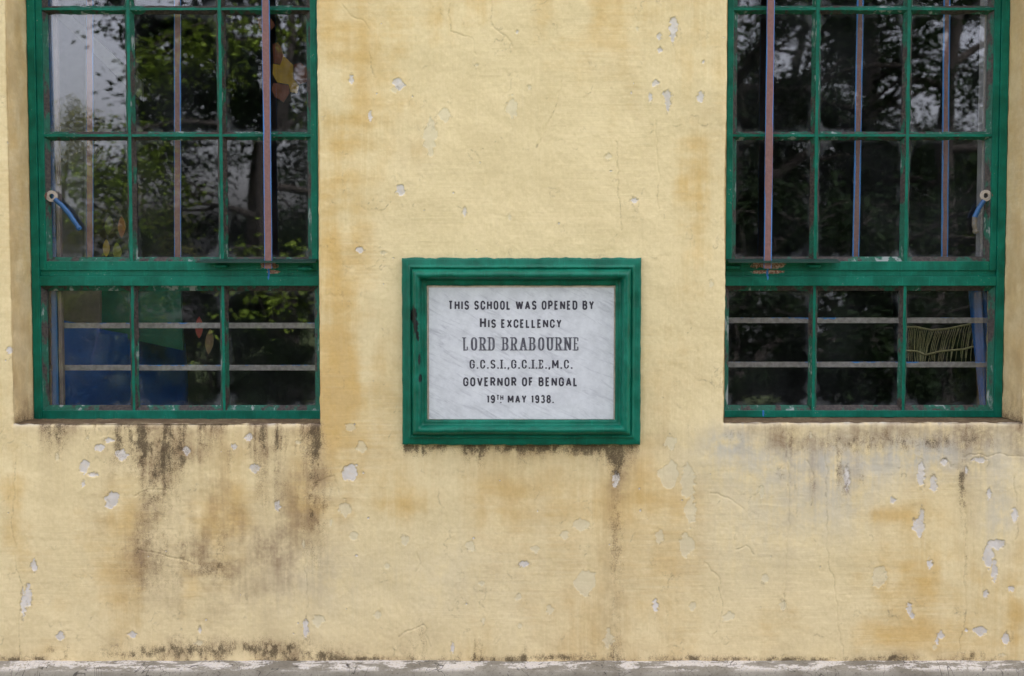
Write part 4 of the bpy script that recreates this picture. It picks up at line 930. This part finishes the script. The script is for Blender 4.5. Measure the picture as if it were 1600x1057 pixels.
for i in range(46):
    t_ = (i + random.uniform(-.3, .3)) / 46; t_ = min(max(t_, 0), 1); a = ip(top, t_); b_ = ip(low, max(0, t_ - random.uniform(.0, .05)))
    ext = random.uniform(10, 24); p = []
    for s in range(7):
        q = s / 6; x_, y_ = a[0] + (b_[0] - a[0]) * q - 2 * math.sin(q * 3) , a[1] + (b_[1] + ext - a[1]) * q
        x, z = U(x_, y_, .325); p.append((x, .325 + random.uniform(-.003, .003), z))
    prt.append(tube(p, .0012, 5))
V, F = merge(prt); o = link('fringe', mesh('fringe', V, F, True), M_CORD); world_parent(o, net)

# ------------------------------------------------------------------ grounds in front of the school (seen in the panes)
tag(boxes('ground', [(-250, 250, -400, .0, -.5, 0.0)], mat_ground('mown_grass', (.045, .07, .022), (.10, .12, .045), 1.2), None, 0), kind='structure')
tag(boxes('path', [(-60, 60, -2.6, -.075, -.05, .05)], mat_ground('path_concrete', (.10, .095, .085), (.17, .16, .145), 2.0), None, .01), kind='structure')
M_BARK = plain('bark', (.03, .025, .021), .9, .3, 12, .8)
def grow(seed, h, spread, low, n_limb, leaf, dens, droop, skip):
    r = random.Random(seed); tubes = []; tips = []
    def limb(p, d, L, rad, lv):
        pts = [p]; n = 6; q = Vector(p); dd = Vector(d)
        for i in range(n):
            dd = (dd + Vector((r.uniform(-.28, .28), r.uniform(-.28, .28), r.uniform(-.12, .2) - droop * lv * .12))).normalized()
            q = q + dd * (L / n); pts.append(q.copy())
            if lv >= 2: tips.append((q.copy(), lv))
            if lv < 3 and i >= 1 and r.random() < (.75 if lv else .0):
                sd = (dd + Vector((r.uniform(-1, 1), r.uniform(-1, 1), r.uniform(-.35, .6)))).normalized()
                limb(q.copy(), sd, L * r.uniform(.42, .62), rad * (1 - i / n) * .6 + .006, lv + 1)
        tubes.append(tube(pts, [rad * (1 - .75 * i / n) for i in range(n + 1)], 7 if lv < 2 else 4, False))
        tips.append((q.copy(), lv))
    tr = []; q = Vector((0, 0, 0)); n = 8
    for i in range(n + 1):
        tr.append(Vector((math.sin(i * .7 + seed) * .10 * i / 3, math.cos(i * .9 + seed) * .10 * i / 3, h * .8 * i / n)))
    tubes.append(tube(tr, [.17 * (h / 9) * (1 - .65 * i / n) + (.06 if i == 0 else 0) for i in range(n + 1)], 12, False))
    for k in range(n_limb):
        f = low + (1 - low) * (k + r.random()) / n_limb; z = h * .8 * f; i = min(n - 1, int(f * n))
        an = k * 2.4 + r.uniform(-.4, .4); p = tr[i].lerp(tr[i + 1], f * n - i)
        limb(p, Vector((math.cos(an), math.sin(an), r.uniform(.0, .55))).normalized(), spread * (1 - .45 * f) * r.uniform(.75, 1.15), .085 * (h / 9) * (1.1 - .6 * f), 1)
    limb(tr[-1], Vector((0, 0, 1)), h * .25, .08, 1)
    V, F = [], []
    for p, lv in tips:
        if r.random() < skip: continue
        for _ in range(dens):
            c = p + Vector((r.gauss(0, .24), r.gauss(0, .24), r.gauss(-.06, .17)))
            a = Vector((r.uniform(-1, 1), r.uniform(-1, 1), r.uniform(-.7, .35))).normalized(); s = leaf * r.uniform(.6, 1.35)
            b = a.cross(Vector((r.uniform(-.5, .5), r.uniform(-.5, .5), 1))).normalized() * s * .36
            k = len(V); V += [c, c + a * s * .5 + b, c + a * s, c + a * s * .5 - b]; F.append((k, k + 1, k + 2, k + 3))
    return merge(tubes), (V, F)
LEAF = [mat_leaf('leaf_mid', (.08, .14, .016), (.22, .29, .045)), mat_leaf('leaf_dark', (.009, .020, .010), (.028, .048, .018)), mat_leaf('leaf_yellow', (.13, .16, .02), (.28, .26, .045))]
KINDS = []
for (sd, h, sp, low, nl, lf, dn, dr_, sk) in [(3, 9.5, 4.2, .30, 8, .12, 24, .7, .62), (8, 12, 4.8, .06, 22, .11, 44, .45, .42), (21, 6.5, 2.8, .04, 18, .095, 22, .35, .2), (5, 10, 2.9, .42, 15, .11, 44, .35, .38)]:
    (tv, tf), (lv_, lf_) = grow(sd, h, sp, low, nl, lf, dn, dr_, sk); KINDS.append((mesh('trunk', tv, tf, True), mesh('crown', lv_, lf_)))
def tree(kind, lm, x, y, rz, sc, label):
    e = empty('tree', (x, y, 0)); e.rotation_euler = (0, 0, rz); e.scale = (sc, sc, sc); tag(e, label, 'tree', 'trees across the lawn from the school wall')
    tm, cm_ = KINDS[kind]
    t_ = bpy.data.objects.new('trunk', tm); c_ = bpy.data.objects.new('crown', cm_)
    if not tm.materials: tm.materials.append(M_BARK)
    if not cm_.materials: cm_.materials.append(LEAF[lm])
    for q in (t_, c_): COL.objects.link(q); q.parent = e
    if cm_.materials[0] != LEAF[lm]:
        c_.material_slots[0].link = 'OBJECT'; c_.material_slots[0].material = LEAF[lm]
    return e
WD = lambda i: i
def at(tanx, dist): return tanx * dist, -(dist - DIST - .34)      # where a pane mirrors it
for kind, lm, tx, ds, rz, sc, lab in [
    (0, 0, -.205, 15.0, 1.3, .72, 'airy green tree with drooping limbs mirrored in the middle left panes'),
    (3, 1, -.215, 19.0, 1.0, 1.0, 'dark tree with a high crown mirrored above the airy green one in the left panes'),
    (2, 2, -.405, 20.0, 1.9, .60, 'small yellowish tree mirrored at the outer edge of the left window'),
    (1, 1, -.055, 20.0, 2.7, .82, 'tall dense dark tree mirrored in the inner column of left panes'),
    (1, 1, -.085, 31.0, .2, .9, 'far dark tree mirrored low in the inner column of left panes'),
    (0, 2, -.330, 36.0, 3.6, .50, 'far small pale green tree mirrored low in the left window'),
    (1, 1, .195, 18.0, .8, .95, 'dense dark tree mirrored in the inner column of right panes'),
    (1, 1, .300, 25.0, 4.1, 1.05, 'tallest dark tree mirrored in the middle of the right window'),
    (0, 1, .385, 17.0, 2.2, 1.0, 'thin branching tree mirrored at the outer edge of the right window'),
    (2, 0, .440, 24.0, .3, .8, 'low green tree mirrored beside the worn handle'),
    (1, 1, .250, 32.0, 1.1, 1.0, 'far dark tree mirrored between the two nearer dark ones'),
    (2, 1, -.255, 20.0, 3.2, .42, 'short dark bush mirrored in the lower left panes')]:
    x, y = at(tx, ds); tree(kind, lm, x, y, rz, sc, lab)
for i, (tx, ds, sc, lab) in enumerate([
    (-.44, 12.6, .25, 'rounded shrub mirrored at the outer edge of the lower left panes'), (-.35, 13.4, .28, 'tallest shrub of the row mirrored under the blue fastener handle'),
    (-.26, 12.8, .25, 'shrub mirrored behind the second column of lower left panes'), (-.18, 13.6, .28, 'shrub mirrored in the inner lower left pane'),
    (.19, 14.0, .27, 'small shrub mirrored in the inner lower right pane'), (.28, 14.8, .30, 'small shrub mirrored in the middle lower right pane'), (.38, 14.2, .28, 'small shrub mirrored behind the cord net'), (.46, 15.0, .30, 'small shrub mirrored past the outer jamb of the right window')]):
    x, y = at(tx, ds); e = tree(2, 1, x, y, i * 1.3, sc, lab); e.name = 'shrub'; tag(e, None, 'shrub', 'shrubs along the lawn before the trees')
